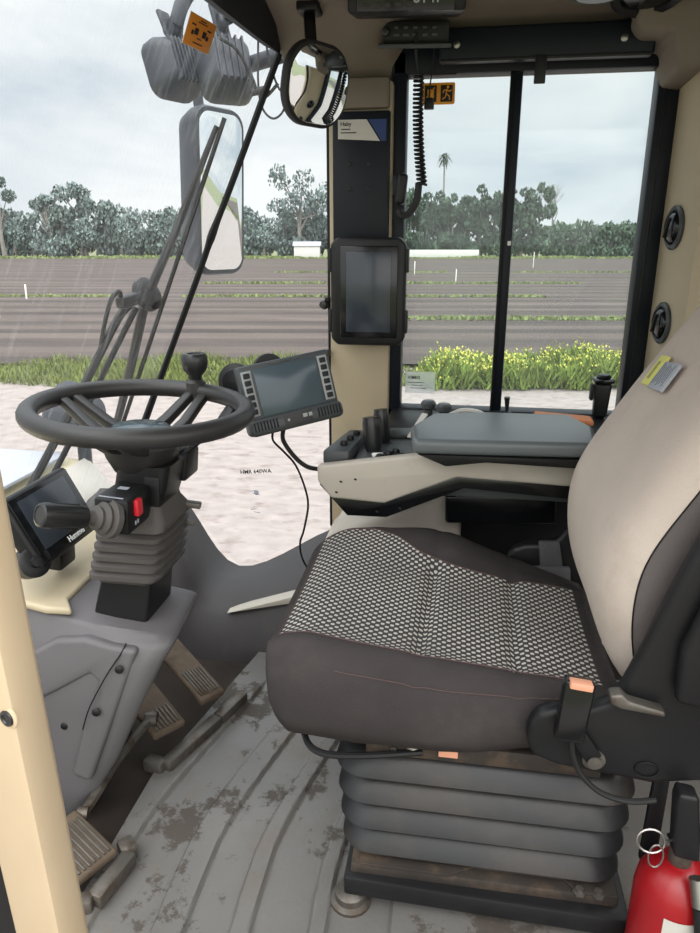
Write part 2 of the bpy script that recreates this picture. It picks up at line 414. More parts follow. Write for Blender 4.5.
# rear: lower wall and posts, quarter panel with the vents
struct(B().box((1.0, 1.15, .40), (.05, 1.75, .85), bev=.004).done('wall_rear', MT['liner']))
rp = B()
zz = [.30, .6, .9, 1.1, 1.25, 1.38, 1.47]
rp.loft([[(.480, 2.03, z), (.480, 1.975, z), (.485, 1.92, z), (.500, 1.80, z), (.513, 1.768, z), (.55, 1.745, z), (.70, 1.72, z), (1.02, 1.68, z), (1.02, 2.03, z)] for z in zz])
struct(rp.done('wall_right.001', MT['beige'], ang=28))
struct(B().tube([(.552, 1.70, 1.47), (.55, 1.71, 1.36), (.56, 1.715, 1.27), (.60, 1.71, 1.20), (.66, 1.69, 1.12), (.70, 1.68, .95)], .017, 8).done('trim_5', MT['trim']))
struct(B().prism([(.34, 1.99, 1.54), (.36, 1.99, 1.515), (.425, 1.99, 1.512), (.435, 1.99, 1.44), (.475, 1.99, 1.435), (.60, 1.99, 1.47), (.72, 1.99, 1.60), (.35, 1.99, 1.60)], (0, -.17, .02), .012, 3).done('trim_6', MT['liner']))
# left door post in the foreground
dp = B(); dp.prism([(-.2205, .285, .60), (-.2665, .30, .60), (-.2665, .33, .60), (-.2205, .315, .60)], (-.030, 0, .98), .006)
dp.prism([(-.2085, .285, -.05), (-.2545, .30, -.05), (-.2665, .33, -.05), (-.2085, .315, -.05)], (-.012, 0, .65), .006)
struct(dp.done('door_1', MT['door']))
o = struct(B().prism([(-.235, .293, -.05), (-.285, .305, -.05), (-.285, .335, -.05), (-.235, .325, -.05)], (-.055, .012, 1.62), .006).done('door_2', MT['seal']))
t = thing('post_bolt', 'dark round bolt in a pale ring on the beige door post', 'bolt', (-.231, .286, .85))
B().lathe([(.0068, 0), (.0068, .0008), (.0055, .0014), (.0, .0014)], (-.2335, .2885, .853), (-.31, -.95, 0), 20).done('washer', MT['door'], t)
B().lathe([(.0050, .0012), (.0046, .0026), (.003, .003), (.0024, .002), (.0, .002)], (-.2335, .2885, .853), (-.31, -.95, 0), 18).done('bolt_head', MT['knob'], t)

# ------------------------------------------------------------------ glazing
w1 = B().grid(lambda u, v: gp(.26+u*1.688, .30+v*1.28), 40, 24).done('window_1', MT['wglass']); struct(w1)
w2 = struct(B().poly([(-1.05, 1.952, .352), (-.98, 1.952, .345), (-.84, 1.952, .325), (-.667, 1.952, .108), (-.372, 1.952, .25), (-.372, 1.952, 1.50), (-.52, 1.952, 1.50)]).done('window_2', MT['cglass']))
def seam_r(t): return .0055
struct(B().tube([gp(1.948, 1.545, -.008), gp(1.948, 1.25, -.008), gp(1.944, 1.12, -.006), gp(1.947, 1.0, -.008), gp(1.948, .6, -.006), gp(1.948, .33, -.006)], lambda t: .009+.003*math.exp(-((t-.42)/.05)**2)+.0025*math.exp(-((t-.85)/.1)**2), 8).done('trim_7', MT['seal']))
# side window: frame, divider, two sliding panes
fr = B()
for c, d in (((-.184, 1.985, 1.07), (.038, .06, .95)), ((.135, 1.985, .622), (.68, .06, .048)), ((.135, 1.985, 1.530), (.68, .06, .080))):
    fr.box(c, d, bev=.006)
fr.prism([(.432, 1.955, .60), (.492, 1.955, .60), (.492, 1.955, 1.56), (.432, 1.955, 1.56)], (0, .06, 0), .006)
wf = fr.done('window_3', MT['navy']); struct(wf)
B().box((.104, 1.982, 1.07), (.027, .035, .86), bev=.005).done('divider', MT['navy'], wf)
B().box((.091, 1.966, 1.07), (.008, .02, .86), bev=.003).done('pane_edge_seal', MT['seal'], wf)
B().box((-.038, 1.996, 1.07), (.26, .004, .86), bev=0).done('pane', MT['sglass'], wf)
B().box((.27, 2.002, 1.07), (.33, .004, .86), bev=0).done('pane', MT['sglass'], wf)
B().box((.110, 1.9635, 1.092), (.009, .003, .011), bev=.001).done('catch_plate', MT['white'], wf)
st = B()
for x in (.30,): st.box((.449, 1.9535, 1.06), (.006, .004, .88), bev=.001)
st.done('glazing_bead', MT['black'], wf)

# ================================================================== ROOF FITTINGS
t = thing('sunshade_cassette', 'black roller sunshade cassette above the side window', 'sunshade', (.15, 1.93, 1.5))
B().prism([(-.085, 1.925, 1.502), (.40, 1.925, 1.502), (.40, 1.925, 1.572), (-.085, 1.925, 1.572)], (0, -.045, 0), .007, 3).done('housing', MT['navy'], t)
b = B()
for x in (-.045, .33): b.lathe([(.008, 0), (.008, .004), (.003, .006)], (x, 1.881, 1.535), (0, -1, 0), 12)
each(b, '', MT['steel'], t)
B().box((.15, 1.882, 1.478), (.026, .008, .06), bev=.002).done('pull_tab', MT['black'], t)
B().box((.155, 1.886, 1.503), (.47, .012, .008), bev=.002).done('pull_bar', MT['black'], t)

t = thing('stereo_unit', 'black radio head unit sunk in the headliner above the handset radio', 'radio', (-.13, 1.72, 1.56))
R0 = basis((.99, .14, 0), (-.0, -.55, .84))
B().box((-.15, 1.73, 1.598), (.24, .20, .075), (12, 0, 4), .008).done('housing', MT['black'], t)
B().box((-.145, 1.636, 1.565), (.20, .01, .045), (12, 0, 4), .003).done('display', MT['gloss'], t)
B().text('8147', (-.10, 1.627, 1.563), (.995, .07, 0), (0, -.2, .98), .03).done('display_digits', MT['lightgrey'], t)
b = B()
for i in range(5): b.box((-.225+i*.022, 1.631, 1.553+i*.0003), (.014, .008, .010), (12, 0, 4), .002)
each(b, 'button', MT['trim'], t)

t = thing('two_way_radio', 'small black two-way radio under the headliner with microphone cord', 'radio', (-.13, 1.92, 1.53))
R1 = (14, 0, 6)
B().box((-.145, 1.915, 1.572), (.155, .10, .048), R1, .004).done('housing', MT['black'], t)
B().box((-.146, 1.905, 1.543), (.17, .12, .010), R1, .003).done('mounting_tray', MT['casing'], t)
b = B()
for i in range(5):
    b.box((-.185+i*.022, 1.861+i*.0024, 1.556), (.014, .008, .007), R1, .001); b.box((-.185+i*.022, 1.858+i*.0024, 1.570), (.010, .008, .006), R1, .001)
each(b, '', MT['casing'], t)
B().lathe([(.009, 0), (.010, .004), (.008, .014), (.0, .015)], (-.21, 1.858, 1.562), (0, -1, -.2), 16).done('tuning_knob', MT['knob'], t)
# handset and its coiled cord
t = thing('radio_handset', 'black handset hanging on the pillar clip with coiled cord', 'microphone', (-.17, 1.88, 1.16))
pts = [(-.137, 1.856, 1.556), (-.139, 1.858, 1.53), (-.136, 1.87, 1.50), (-.130, 1.875, 1.475)]
B().tube(pts, .0032, 6).done('lead', MT['rubber'], t)
co = []
for i in range(26*10+1):
    a = i/10*2*PI; f = i/260; z = 1.475-f*.245
    co.append((-.131+.004*f*4-.006*math.sin(f*3)+.0105*math.cos(a), 1.875+.0105*math.sin(a), z))
B().tube(co, .0034, 5, sm=0).done('coiled_cord', MT['rubber'], t)
B().tube([(-.124, 1.875, 1.235), (-.128, 1.872, 1.195), (-.145, 1.868, 1.165), (-.163, 1.868, 1.158), (-.170, 1.872, 1.172)], .009, 8).done('cord_grip', MT['rubber'], t)
B().box((-.168, 1.885, 1.222), (.026, .03, .075), (0, 6, 0), .009, 3).done('handset_body', MT['black'], t)
B().box((-.176, 1.906, 1.232), (.03, .03, .05), bev=.004).done('clip', MT['navy'], t)
t = thing('hanging_plug', 'black plug dangling on a thin cord before the exit sticker', 'plug', (-.108, 1.93, 1.41))
B().tube([(-.098, 1.925, 1.545), (-.101, 1.93, 1.51), (-.107, 1.93, 1.46), (-.108, 1.93, 1.435)], .0018, 6).done('cord', MT['rubber'], t)
B().prism([(-.116, 1.924, 1.434), (-.100, 1.924, 1.434), (-.096, 1.924, 1.424), (-.096, 1.924, 1.408), (-.120, 1.924, 1.408), (-.120, 1.924, 1.424)], (0, .016, 0), .002).done('plug_body', MT['black'], t)

t = thing('ceiling_vent', 'round black air vent set into the ceiling at the right', 'vent', (.34, 1.79, 1.58))
ax = (.0, -.3, -1)
B().lathe([(.075, -.01), (.075, .006), (.066, .012), (.055, .008), (.052, -.004)], (.35, 1.775, 1.592), ax, 36).done('bezel', MT['black'], t)
B().lathe([(.050, -.006), (.050, .004), (.044, .006), (.0, .004)], (.35, 1.775, 1.592), ax, 30).done('louvre_disc', MT['gloss'], t)
b = B()
for i in (-2, -1, 0, 1, 2): b.box((.35+i*.018, 1.773, 1.586), (.004, .075-abs(i)*.012, .008), (16, 0, 0), .001)
each(b, '', MT['casing'], t)
t = thing('ceiling_lamp', 'small oval interior lamp in the ceiling beside the round vent', 'lamp', (.26, 1.77, 1.58))
B().lathe([(.045, -.008), (.045, .004), (.038, .008)], (.245, 1.765, 1.594), ax, 28, sx=.7, sy=1.25).done('bezel', MT['casing'], t)
B().lathe([(.036, 0), (.034, .010), (.0, .014)], (.245, 1.765, 1.594), ax, 24, sx=.6, sy=1.25).done('lens', MT['lightgrey'], t)

# interior mirror
t = thing('interior_mirror', 'rounded interior mirror hanging beside the windshield header', 'mirror', (-.35, 1.72, 1.55))
n = V((.83, -.50, -.22)).normalized(); ex = V((0, 0, 1)).cross(n).normalized(); ey = n.cross(ex)
mc = V((-.338, 1.700, 1.424))
B().rrect(mc, ex, ey, .200, .168, .072, .022, .006, 10).done('frame', MT['rubber'], t)
B().rrect(mc+n*.0015, ex, ey, .184, .152, .066, .003, .0008, 10).done('mirror_face', MT['mirror'], t)
B().bar(mc-n*.02+V((0, 0, .04)), (-.372, 1.765, 1.585), .026, .014, bev=.004).done('stem', MT['black'], t)
B().box((-.372, 1.77, 1.592), (.05, .06, .02), bev=.005).done('base_plate', MT['black'], t)

# ================================================================== STICKERS ON THE GLASS
def on_glass(y, z, off): return gp(y, z, off)
c = gp(1.534, 1.491, -.004); ey = (gp(1.534, 1.50)-gp(1.534, 1.48)).normalized(); ex = (gp(1.57, 1.491)-gp(1.50, 1.491)).normalized()
ex = (ex*.99+ey*.05).normalized(); R2 = basis(ex, ey)
t = tag(B().box(c, (.122, .056, .0012), R2, .0004).done('warning_sticker', MT['orange']), 'orange square warning sticker high on the windshield', 'sticker')
b = B(); exx, eyy, ezz = R2.col[0], R2.col[1], R2.col[2]
for sx_ in (-1, 1):
    for x, y, w, h in ((.018, .001, .016, .012), (.036, .011, .018, .003), (.034, -.003, .010, .008)): b.box(c+exx*x*sx_+eyy*y+ezz*.001, (w, h, .0012), R2, .0008)
for y, w in ((-.010, .02), (-.019, .044), (.018, .04), (.022, .026)): b.box(c+eyy*y+ezz*.001, (w, .002, .0012), R2, .0004)
B.done(b, 'printed_marks', MT['ink'], t)
b = B()
for sx_ in (-1, 1): b.box(c+exx*sx_*.060+ezz*-.0002, (.004, .058, .0014), R2, .0005); b.box(c+eyy*sx_*.027+ezz*-.0002, (.122, .003, .0014), R2, .0005)
b.done('white_edge', MT['paper'], t)
# emergency exit sticker
t = tag(B().rrect((-.088, 1.991, 1.453), (1, 0, 0), (0, 0, 1), .082, .05, .005, .0012, .0003).done('exit_sticker', MT['amber']), 'orange emergency exit sticker at the top corner of the side window', 'sticker')
b = B(); f = 1.9893
def seg(p, q, w): b.bar((p[0], f, p[1]), (q[0], f, q[1]), w, .0006, (0, 1, 0), .0002)
b2 = B(); b2.box((-.068, 1.9896, 1.453), (.030, .0006, .038), bev=.0002); b2.box((-.108, 1.9896, 1.453), (.030, .0006, .038), bev=.0002)
each(b2, 'dark_panel', MT['ink'], t)
def man(x0):
    b.lathe([(.0032, 0), (.0032, .0006)], (x0+.003, f, 1.467), (0, -1, 0), 10)
    for p, q in (((x0+.001, 1.463), (x0-.001, 1.452)), ((x0-.001, 1.452), (x0+.007, 1.447)), ((x0+.007, 1.447), (x0+.008, 1.438)), ((x0-.001, 1.452), (x0-.003, 1.444)), ((x0-.003, 1.444), (x0-.010, 1.440)),
                 ((x0+.001, 1.461), (x0+.008, 1.457)), ((x0+.008, 1.457), (x0+.012, 1.461)), ((x0+.001, 1.461), (x0-.007, 1.460)), ((x0-.007, 1.460), (x0-.009, 1.454))): seg(p, q, .0026)
man(-.068)
b.box((-.108, f, 1.453), (.016, .0006, .020), bev=.0002); seg((-.119, 1.443), (-.098, 1.467), .003)
b.done('running_figure', MT['amber'], t)
# clear labels
t = tag(B().text('HMR 640WA', (-.598, 1.9475, .432), (1, 0, .10), (0, 0, 1), .0175).done('clear_label', MT['ink']), 'nearly clear label with black lettering low on the corner window', 'label')
b = B()
for i, (w, z) in enumerate(((.02, .37), (.024, .36), (.018, .31), (.02, .30))): b.box((-.61+(i % 2)*.012, 1.9463, z), (w, .0006, .0022), (0, -12+20*(i % 2), 0), 0)
b.lathe([(.008, 0), (.008, .0004)], (-.598, 1.9464, .365), (0, -1, 0), 14); each(b, 'faint_symbol', MT['lightgrey'], t)
t = tag(B().box((-.112, 1.990, .712), (.085, .0008, .062), bev=0).done('clear_label', MT['clearfilm']), 'hazy clear label with small print low in the side window', 'label')
b = B(); b.text('VIMEG', (-.148, 1.9892, .726), (1, 0, 0), (0, 0, 1), .0125, align='LEFT')
for i in range(3): b.box((-.125+.004*i, 1.9892, .712-.008*i), (.046-.012*(i % 2), .0006, .0016), bev=0)
b.done('black_lettering', MT['ink'], t)

# ================================================================== PILLAR: cover, label, tablet
t = thing('pillar_cover', 'black flat cover panel on the pillar above the tablet', 'panel', (-.28, 1.93, 1.1))
B().prism([(-.350, 1.94, 1.02), (-.203, 1.94, 1.02), (-.203, 1.94, 1.408), (-.350, 1.94, 1.408)], (0, -.018, 0), .005).done('plate', MT['navy'], t)
b = B()
for x in (-.305, -.255):
    for z in (1.285, 1.225): b.lathe([(.006, 0), (.006, .002), (.003, .003)], (x, 1.9222, z), (0, -1, 0), 12)
each(b, 'screw_plug', MT['black'], t)
t = tag(B().prism([(-.335, 1.9215, 1.388), (-.262, 1.9215, 1.388), (-.228, 1.9215, 1.338), (-.335, 1.9215, 1.344)], (0, -.0007, 0), 0).done('dealer_label', MT['paper']), 'torn white and blue label at the top of the pillar cover', 'label')
B().prism([(-.258, 1.9215, 1.388), (-.212, 1.9215, 1.388), (-.212, 1.9215, 1.338), (-.224, 1.9215, 1.338)], (0, -.0007, 0), 0).done('blue_field', MT['blue'], t)
b = B(); b.text('Haby', (-.329, 1.9206, 1.378), (1, 0, 0), (0, 0, 1), .0135, align='LEFT')
b.box((-.315, 1.9206, 1.366), (.024, .0004, .0025), bev=0); b.box((-.308, 1.9206, 1.358), (.04, .0004, .0025), bev=0); each(b, '', MT['ink'], t)
t = thing('tablet_display', 'black upright tablet display with rounded corners on the pillar', 'tablet', (-.25, 1.9, .82))
yb = 1.90
oct_ = [(-.330, .832), (-.166, .832), (-.150, .85), (-.150, 1.09), (-.166, 1.107), (-.330, 1.107), (-.347, 1.09), (-.347, .85)]
B().prism([(x, yb, z) for x, z in oct_], (0, -.038, 0), .008, 3).done('housing', MT['black'], t)
B().box((-.246, 1.8605, .970), (.150, .006, .232), bev=.004).done('bezel', MT['gloss'], t)
B().box((-.246, 1.8565, .970), (.117, .004, .204), bev=.002).done('screen', MT['screen'], t)
b = B()
for x in (-.349, -.148):
    b.box((x, 1.88, .895), (.008, .03, .06), bev=.003); b.box((x, 1.88, 1.05), (.008, .03, .06), bev=.003)
each(b, 'edge_bumper', MT['rubber'], t)
b = B(); b.box((-.25, 1.925, .965), (.07, .05, .07), bev=.006); b.done('mount', MT['black'], t)
t = thing('glass_latch', 'small black knob on the window edge left of the tablet', 'knob', (-.372, 1.93, .93))
B().lathe([(.013, 0), (.014, .008), (.010, .016), (.0, .018)], (-.378, 1.944, .931), (-.2, -1, 0), 16).done('knob_cap', MT['knob'], t)
B().box((-.370, 1.938, .945), (.014, .012, .014), bev=.003).done('hinge_ear', MT['black'], t)

# vents on the rear quarter panel
def vent(z, y, label):
    x = .485+(1.92-y)/.12*.015
    t = thing('air_vent', label, 'vent', (x, y, z-.05), 'air vents on the rear pillar')
    nrm = V((-.992, -.124, 0)).normalized(); o = V((x, y, z))
    B().lathe([(.050, -.004), (.051, .006), (.046, .010), (.040, .009), (.038, .002)], o, nrm, 32).done('bezel', MT['casing'], t)
    B().lathe([(.038, 0), (.038, .006), (.032, .014), (.020, .018), (.0, .019)], o+nrm*.002, nrm, 24).done('ball', MT['gloss'], t)
    yv = V((0, 0, 1)).cross(nrm)
    B().box(o+nrm*.021, (.050, .007, .010), basis(V((0, 0, 1))*.9+yv*.4, nrm.cross(V((0, 0, 1))))).done('louvre', MT['black'], t)
vent(1.128, 1.868, 'round black air vent on the beige rear pillar, the upper one')
vent(.904, 1.868, 'round black air vent on the beige rear pillar, the one just above the backrest')

# ================================================================== STEERING
t = thing('steering_column', 'steering column with black steering wheel, spinner knob and ribbed boot', 'steering column', (-.65, 1.17, .36))
wc = V((-.572, 1.172, .806))
Rw = Matrix.Rotation(math.radians(3), 3, 'Y')
def wp(x, y, z=0): return wc+Rw @ V((x, y, z))
sw_ = B().tube([wp(.190*math.cos(2*PI*k/48), .190*math.sin(2*PI*k/48)) for k in range(48)], .0175, 14, closed=True, sm=0).done('steering_wheel', MT['rim'], t)
def spoke(ang):
    b = B(); a = math.radians(ang); d = V((math.cos(a), math.sin(a))); n_ = V((-d.y, d.x))
    for s_ in (-1, 1):
        b.loft([[wp(*(d*r+n_*(s_*o+q*w)), z+h*e) for q, e in ((-1, -1), (1, -1), (1, 1), (-1, 1))]
                for r, o, w, z, h in ((.045, .024, .012, -.064, .010), (.10, .022, .011, -.046, .010), (.16, .0165, .010, -.015, .010), (.192, .015, .011, .002, .009))], bev=.004)
    return b.done('spoke', MT['rim'], sw_)
for a in (163, 76, 275): spoke(a)
B().lathe([(.03, -.125), (.052, -.112), (.066, -.085), (.073, -.060), (.066, -.048), (.0, -.046)], wc, Rw @ V((0, 0, 1)), 28).done('hub', MT['rim'], sw_)
B().lathe([(.058, -.048), (.058, -.038), (.050, -.031), (.0, -.027)], wc, Rw @ V((0, 0, 1)), 28).done('hub_cap', MT['screen2'], sw_)  # lighter blue-grey colour stands in for the reflection on the cap
kp = wp(.036, .186, .0)
kb = B().lathe([(.013, .0), (.012, .02), (.014, .032), (.024, .044), (.027, .056), (.027, .070), (.023, .077), (.014, .077), (.013, .073), (.0, .072)], kp, (0, 0, 1), 24).done('spinner_knob', MT['knob'], sw_)
B().lathe([(.020, -.02), (.020, .018), (.014, .024)], kp, (0, 0, 1), 16).done('knob_clamp', MT['rim'], sw_)

ca = V((-.636, 1.172, .36)); cb = V((-.558, 1.168, .70)); axc = (cb-ca).normalized()
def colring(f, wx, wy, r=.3, n=6):
    c = ca.lerp(cb, f); pts = []
    for qx, qy, a0 in ((1, 1, 0), (-1, 1, 90), (-1, -1, 180), (1, -1, 270)):
        for k in range(n+1):
            a = math.radians(a0+90*k/n); rr = r*min(wx, wy)
            pts.append(c+V((qx*(wx-rr)+rr*math.cos(a), qy*(wy-rr)+rr*math.sin(a), 0)))
    return pts
B().loft([colring(-.02, .058, .062, .15), colring(.18, .055, .060, .15), colring(.42, .05, .055, .15)]).done('column_post', MT['black'], t)
rings = []
rings.append(colring(.36, .056, .062))
for i in range(5):
    f0 = .39+i*.058; g = 1-.012*i
    rings += [colring(f0, .058*g, .067*g), colring(f0+.010, .070*g, .079*g), colring(f0+.036, .071*g, .080*g), colring(f0+.048, .059*g, .068*g)]
rings += [colring(.69, .066, .074), colring(.74, .063, .070), colring(.80, .048, .056), colring(.84, .044, .05)]
B().loft(rings).done('ribbed_boot', MT['bell'], t, ang=60)
B().loft([colring(.80, .045, .048), colring(.92, .05, .052), colring(1.04, .05, .05)]).done('upper_shroud', MT['black'], t)
sw = B().box((-.573, 1.088, .653), (.062, .12, .062), (0, 4, 0), .005).done('switch_box', MT['black'], t)
sw2 = B(); sw2.box((-.538, 1.150, .668), (.03, .07, .058), (0, 4, 0), .004); sw2.box((-.535, 1.235, .69), (.06, .07, .055), (0, 6, 0), .006); sw2.done('lock_housing', MT['black'], t)
rs = B().prism([(-.5425, 1.048, .677), (-.5425, 1.068, .677), (-.5425, 1.068, .648), (-.5425, 1.048, .648)], (.010, 0, -.001), .003).done('rocker_switch', MT['redsw'], t)
note(rs, 'red rocker switch')
b = B(); b.box((-.575, 1.038, .6850), (.044, .004, .0006), (0, 4, 0), 0); b.box((-.575, 1.085, .6850), (.018, .012, .0006), (0, 4, 0), 0); b.box((-.5405, 1.050, .636), (.0012, .004, .007), bev=0); b.box((-.5405, 1.059, .636), (.0012, .004, .007), bev=0)
each(b, 'switch_mark', MT['lightgrey'], t)
# multifunction stalk
sk0 = V((-.575, 1.028, .650)); sk1 = V((-.640, .915, .698)); sd = (sk1-sk0).normalized()
B().lathe([(.034, -.004), (.034, .006), (.026, .010), (.028, .016), (.020, .022), (.021, .028), (.013, .034), (.010, .050)], sk0, sd, 20).done('stalk_boot', MT['bell'], t)
sg = B().lathe([(.011, .045), (.018, .050), (.020, .056), (.0205, .118), (.0190, .126), (.0150, .128), (.0145, .1265), (.004, .1265), (.0, .1265)], sk0, sd, 22).done('stalk_lever', MT['knob'], t)
b = B(); xx, yy, z_ = frame(sd)
for k in range(12):
    a = 2*PI*k/12; o = xx*math.cos(a)*.0203+yy*math.sin(a)*.0203
    b.bar(sk0+sd*.062+o, sk0+sd*.112+o, .0016, .0016, bev=.0005)
each(b, 'grip_rib', MT['rubber'], sg)
# small lever beyond the hub, and tilt handle with clips
B().tube([(-.53, 1.20, .70), (-.49, 1.25, .735), (-.455, 1.285, .765), (-.44, 1.30, .785)], lambda u: .007+.004*u, 8).done('indicator_lever', MT['black'], t)
b = B(); b.bar((-.452, 1.272, .762), (-.432, 1.318, .80), .026, .018, bev=.005); b.done('lever_grip', MT['black'], t)
b = B(); b.bar((-.535, 1.215, .612), (-.490, 1.225, .604), .018, .012, bev=.003); b.bar((-.535, 1.225, .568), (-.508, 1.23, .562), .010, .008, bev=.002); each(b, 'boot_clip', MT['worn'], t)

# steering pedestal: moulded grey housing
t = thing('steering_pedestal', 'moulded grey pedestal housing around the steering column', 'pedestal', (-.7, 1.15, 0))
def ped(z, xr, yn, yf, xn, xf=-.87, r=.02):
    """one horizontal outline: rear corner far, rear corner near (chamfered), near side, front"""
    return [(xr, yf, z), (xr+.0, yf-.02, z), (xn+.035, yn+.02, z), (xn+.01, yn+.003, z), (xn-.06, yn, z), (xn-.10, yn, z), (xf, yn, z), (xf, yf, z)]
pb = B()
rg = [ped(.0, -.735, 1.01, 1.12, -.735), ped(.03, -.715, 1.01, 1.15, -.722), ped(.14, -.665, 1.018, 1.20, -.655), ped(.26, -.602, 1.028, 1.24, -.60), ped(.352, -.545, 1.04, 1.262, -.555), ped(.385, -.520, 1.056, 1.265, -.535)]
rg = [[V(p)+V((0, 0, (-.8-p[0])*0 )) for p in r] for r in rg]
top = [V((p[0]*1, p[1], .392)) for p in ped(0, -.532, 1.072, 1.258, -.553)]
rg.append([V((p.x, p.y, .398+max(0, -.60-p.x)*.22)) for p in top])
pb.loft(rg, bev=.010)
pdo = pb.done('pedestal_shell', MT['dash'], t, ang=32)
# recess panel in the near side (a raised upper shoulder and a sunken lower field)
b = B()
plate = [(-.560, .384), (-.613, .388), (-.663, .398), (-.72, .392), (-.803, .345), (-.85, .330), (-.85, .22), (-.831, .229), (-.723, .289), (-.655, .330), (-.640, .318), (-.668, .24), (-.702, .12), (-.664, .109), (-.622, .219)]
b.prism([(x, 1.008+.048*(z/.385)**1.5+.012, z) for x, z in plate], (0, -.026, 0), .011, 4)
b.done('shoulder_moulding', MT['dash'], t, ang=60)
b = B()
sp = [(-.585, 1.056, .392), (-.592, 1.042, .375), (-.612, 1.033, .345), (-.632, 1.024, .310), (-.655, 1.018, .265), (-.668, 1.012, .225)]
b.tube([V(p)+V((0, -.003, 0)) for p in sp], .0013, 6); b.done('panel_joint', MT['seal'], t)
b = B()
for p in ((-.592, 1.030, .350), (-.640, 1.016, .262), (-.715, 1.026, .215)): b.lathe([(.008, 0), (.008, .002), (.005, .004), (.0, .004)], p, (.25, -1, .1), 14)
each(b, '', MT['black'], t)
B().loft([colring(.07, .071, .074, .15), colring(.105, .073, .076, .15), colring(.11, .068, .071, .15)]).done('column_gaiter_rim', MT['seal'], t)
b = B(); b.prism([(-.70, 1.075, .425), (-.745, 1.06, .432), (-.96, 1.06, .475), (-.96, 1.42, .475), (-.78, 1.42, .440), (-.735, 1.25, .428), (-.735, 1.12, .424)], (0, 0, .016), .006, 3); b.done('cream_top', MT['dcream'], t)

# dash monitor
t = thing('dash_monitor', 'black dash monitor tilted up left of the steering column', 'monitor', (-.8, 1.2, .46))
o = V((-.787, 1.198, .578)); ex = V((0, 1, .0)); ey = V((-.062, 0, .125)); Rm = basis(ex, ey); ez = Rm.col[2]
B().box(o-ez*.018, (.215, .150, .036), Rm, .009, 3).done('housing', MT['black'], t)
B().box(o+ez*.001, (.200, .136, .003), Rm, .001).done('bezel', MT['gloss'], t)
B().box(o+ez*.0022+Rm.col[1]*.006, (.160, .104, .002), Rm, .0006).done('screen', MT['screen'], t)
B().text('Hummer', o+ez*.0034-Rm.col[1]*.057+Rm.col[0]*.02, Rm.col[0], Rm.col[1], .017).done('maker_lettering', MT['white'], t)
B().lathe([(.030, -.03), (.030, .010), (.024, .014), (.012, .014), (.010, .020), (.0, .021)], o-Rm.col[0]*.10-Rm.col[1]*.055-ez*.02, Rm.col[0]*-.5+ez*.9, 24).done('pivot_mount', MT['black'], t)
B().bar(o-ez*.02-Rm.col[1]*.05, o-ez*.05-Rm.col[1]*.10, .06, .03, bev=.006).done('bracket', MT['black'], t)

# ================================================================== TERMINAL ON THE CORNER
t = thing('field_terminal', 'grey display terminal with side button strips before the corner window', 'terminal', (-.36, 1.43, .7))
o = V((-.357, 1.436, .793)); ex = V((.160, .105, .026)); ey = V((-.028, .02, .125)); Rm = basis(ex, ey); X_, Y_, Z_ = Rm.col
B().box(o-Z_*.016+Y_*.010, (.207, .124, .032), Rm, .006, 3).done('housing', MT['casing'], t)
B().box(o-Z_*.010-Y_*.060, (.214, .036, .050), Rm, .012, 3).done('lower_module', MT['casing'], t)
B().box(o+Z_*.0008+Y_*.010+X_*0, (.140, .102, .003), Rm, .001).done('screen', MT['screen2'], t)
for s_ in (-1, 1):
    q = B().box(o+Z_*.0008+Y_*.012+X_*s_*.086, (.022, .096, .003), Rm, .001).done('button_strip', MT['strip'], t)
    for k in range(6): B().box(o+Z_*.003+Y_*(.050-.0153*k)+X_*s_*.086, (.014, .011, .004), Rm, .0015).done('button', MT['black'], q)
b = B(); b.box(o+Y_*.0665+Z_*.001-X_*.01, (.05, .005, .002), Rm, .0005); b.box(o+Y_*.0665+Z_*.001+X_*.03, (.014, .005, .002), Rm, .0005); b.done('faint_lettering', MT['tray'], t)
b = B()
for s_ in (-1, 1):
    for i in range(8): b.box(o+Z_*.0155-Y_*.058+X_*(s_*.072+(i-3.5)*.007), (.003, .020, .002), Rm, .0005)
b.done('grille', MT['seal'], t)
b = B(); b.box(o+Z_*.0155-Y_*.058, (.064, .024, .001), Rm, .0005); b.done('port_plate', MT['trim'], t)
b = B(); b.box(o+Z_*.0165-Y_*.058-X_*.022, (.005, .005, .002), Rm, .001); b.box(o+Z_*.0165-Y_*.056+X_*.016, (.010, .008, .001), Rm, .0005); b.box(o+Z_*.0165-Y_*.056+X_*.028, (.008, .008, .001), Rm, .0005); each(b, '', MT['strip'], t)
m_ = B(); m_.lathe([(.040, 0), (.040, .006), (.030, .010), (.026, .018), (.0, .02)], o+Y_*.045-X_*.095-Z_*.055, X_*-.55+Z_*.8, 24); m_.done('suction_disc', MT['black'], t)
b = B(); b.lathe([(.034, -.008), (.036, 0), (.034, .01)], o+Y_*.055-X_*.022-Z_*.045, Z_, 24); b.bar(o+Y_*.03-X_*.02-Z_*.04, o+Y_*.02-X_*.09-Z_*.06, .02, .02, bev=.005); b.bar(o-Z_*.03, (-.40, 1.60, .80), .02, .02, bev=.005); b.bar((-.40, 1.60, .80), (-.37, 1.94, .80), .02, .02, bev=.005); b.done('mounting_arm', MT['black'], t)
B().tube([o-Y_*.070-X_*.052-Z_*.01, (-.394, 1.42, .687), (-.375, 1.44, .655), (-.354, 1.46, .618), (-.339, 1.48, .559), (-.337, 1.50, .507), (-.353, 1.52, .437), (-.368, 1.54, .39), (-.364, 1.56, .333), (-.32, 1.58, .24)], .0026, 6).done('thin_lead', MT['rubber'], t)
B().tube([o-Y_*.070-X_*.028-Z_*.01, (-.374, 1.43, .686), (-.353, 1.44, .647), (-.329, 1.45, .622), (-.304, 1.46, .613), (-.28, 1.47, .612)], .0050, 8).done('thick_lead', MT['rubber'], t)

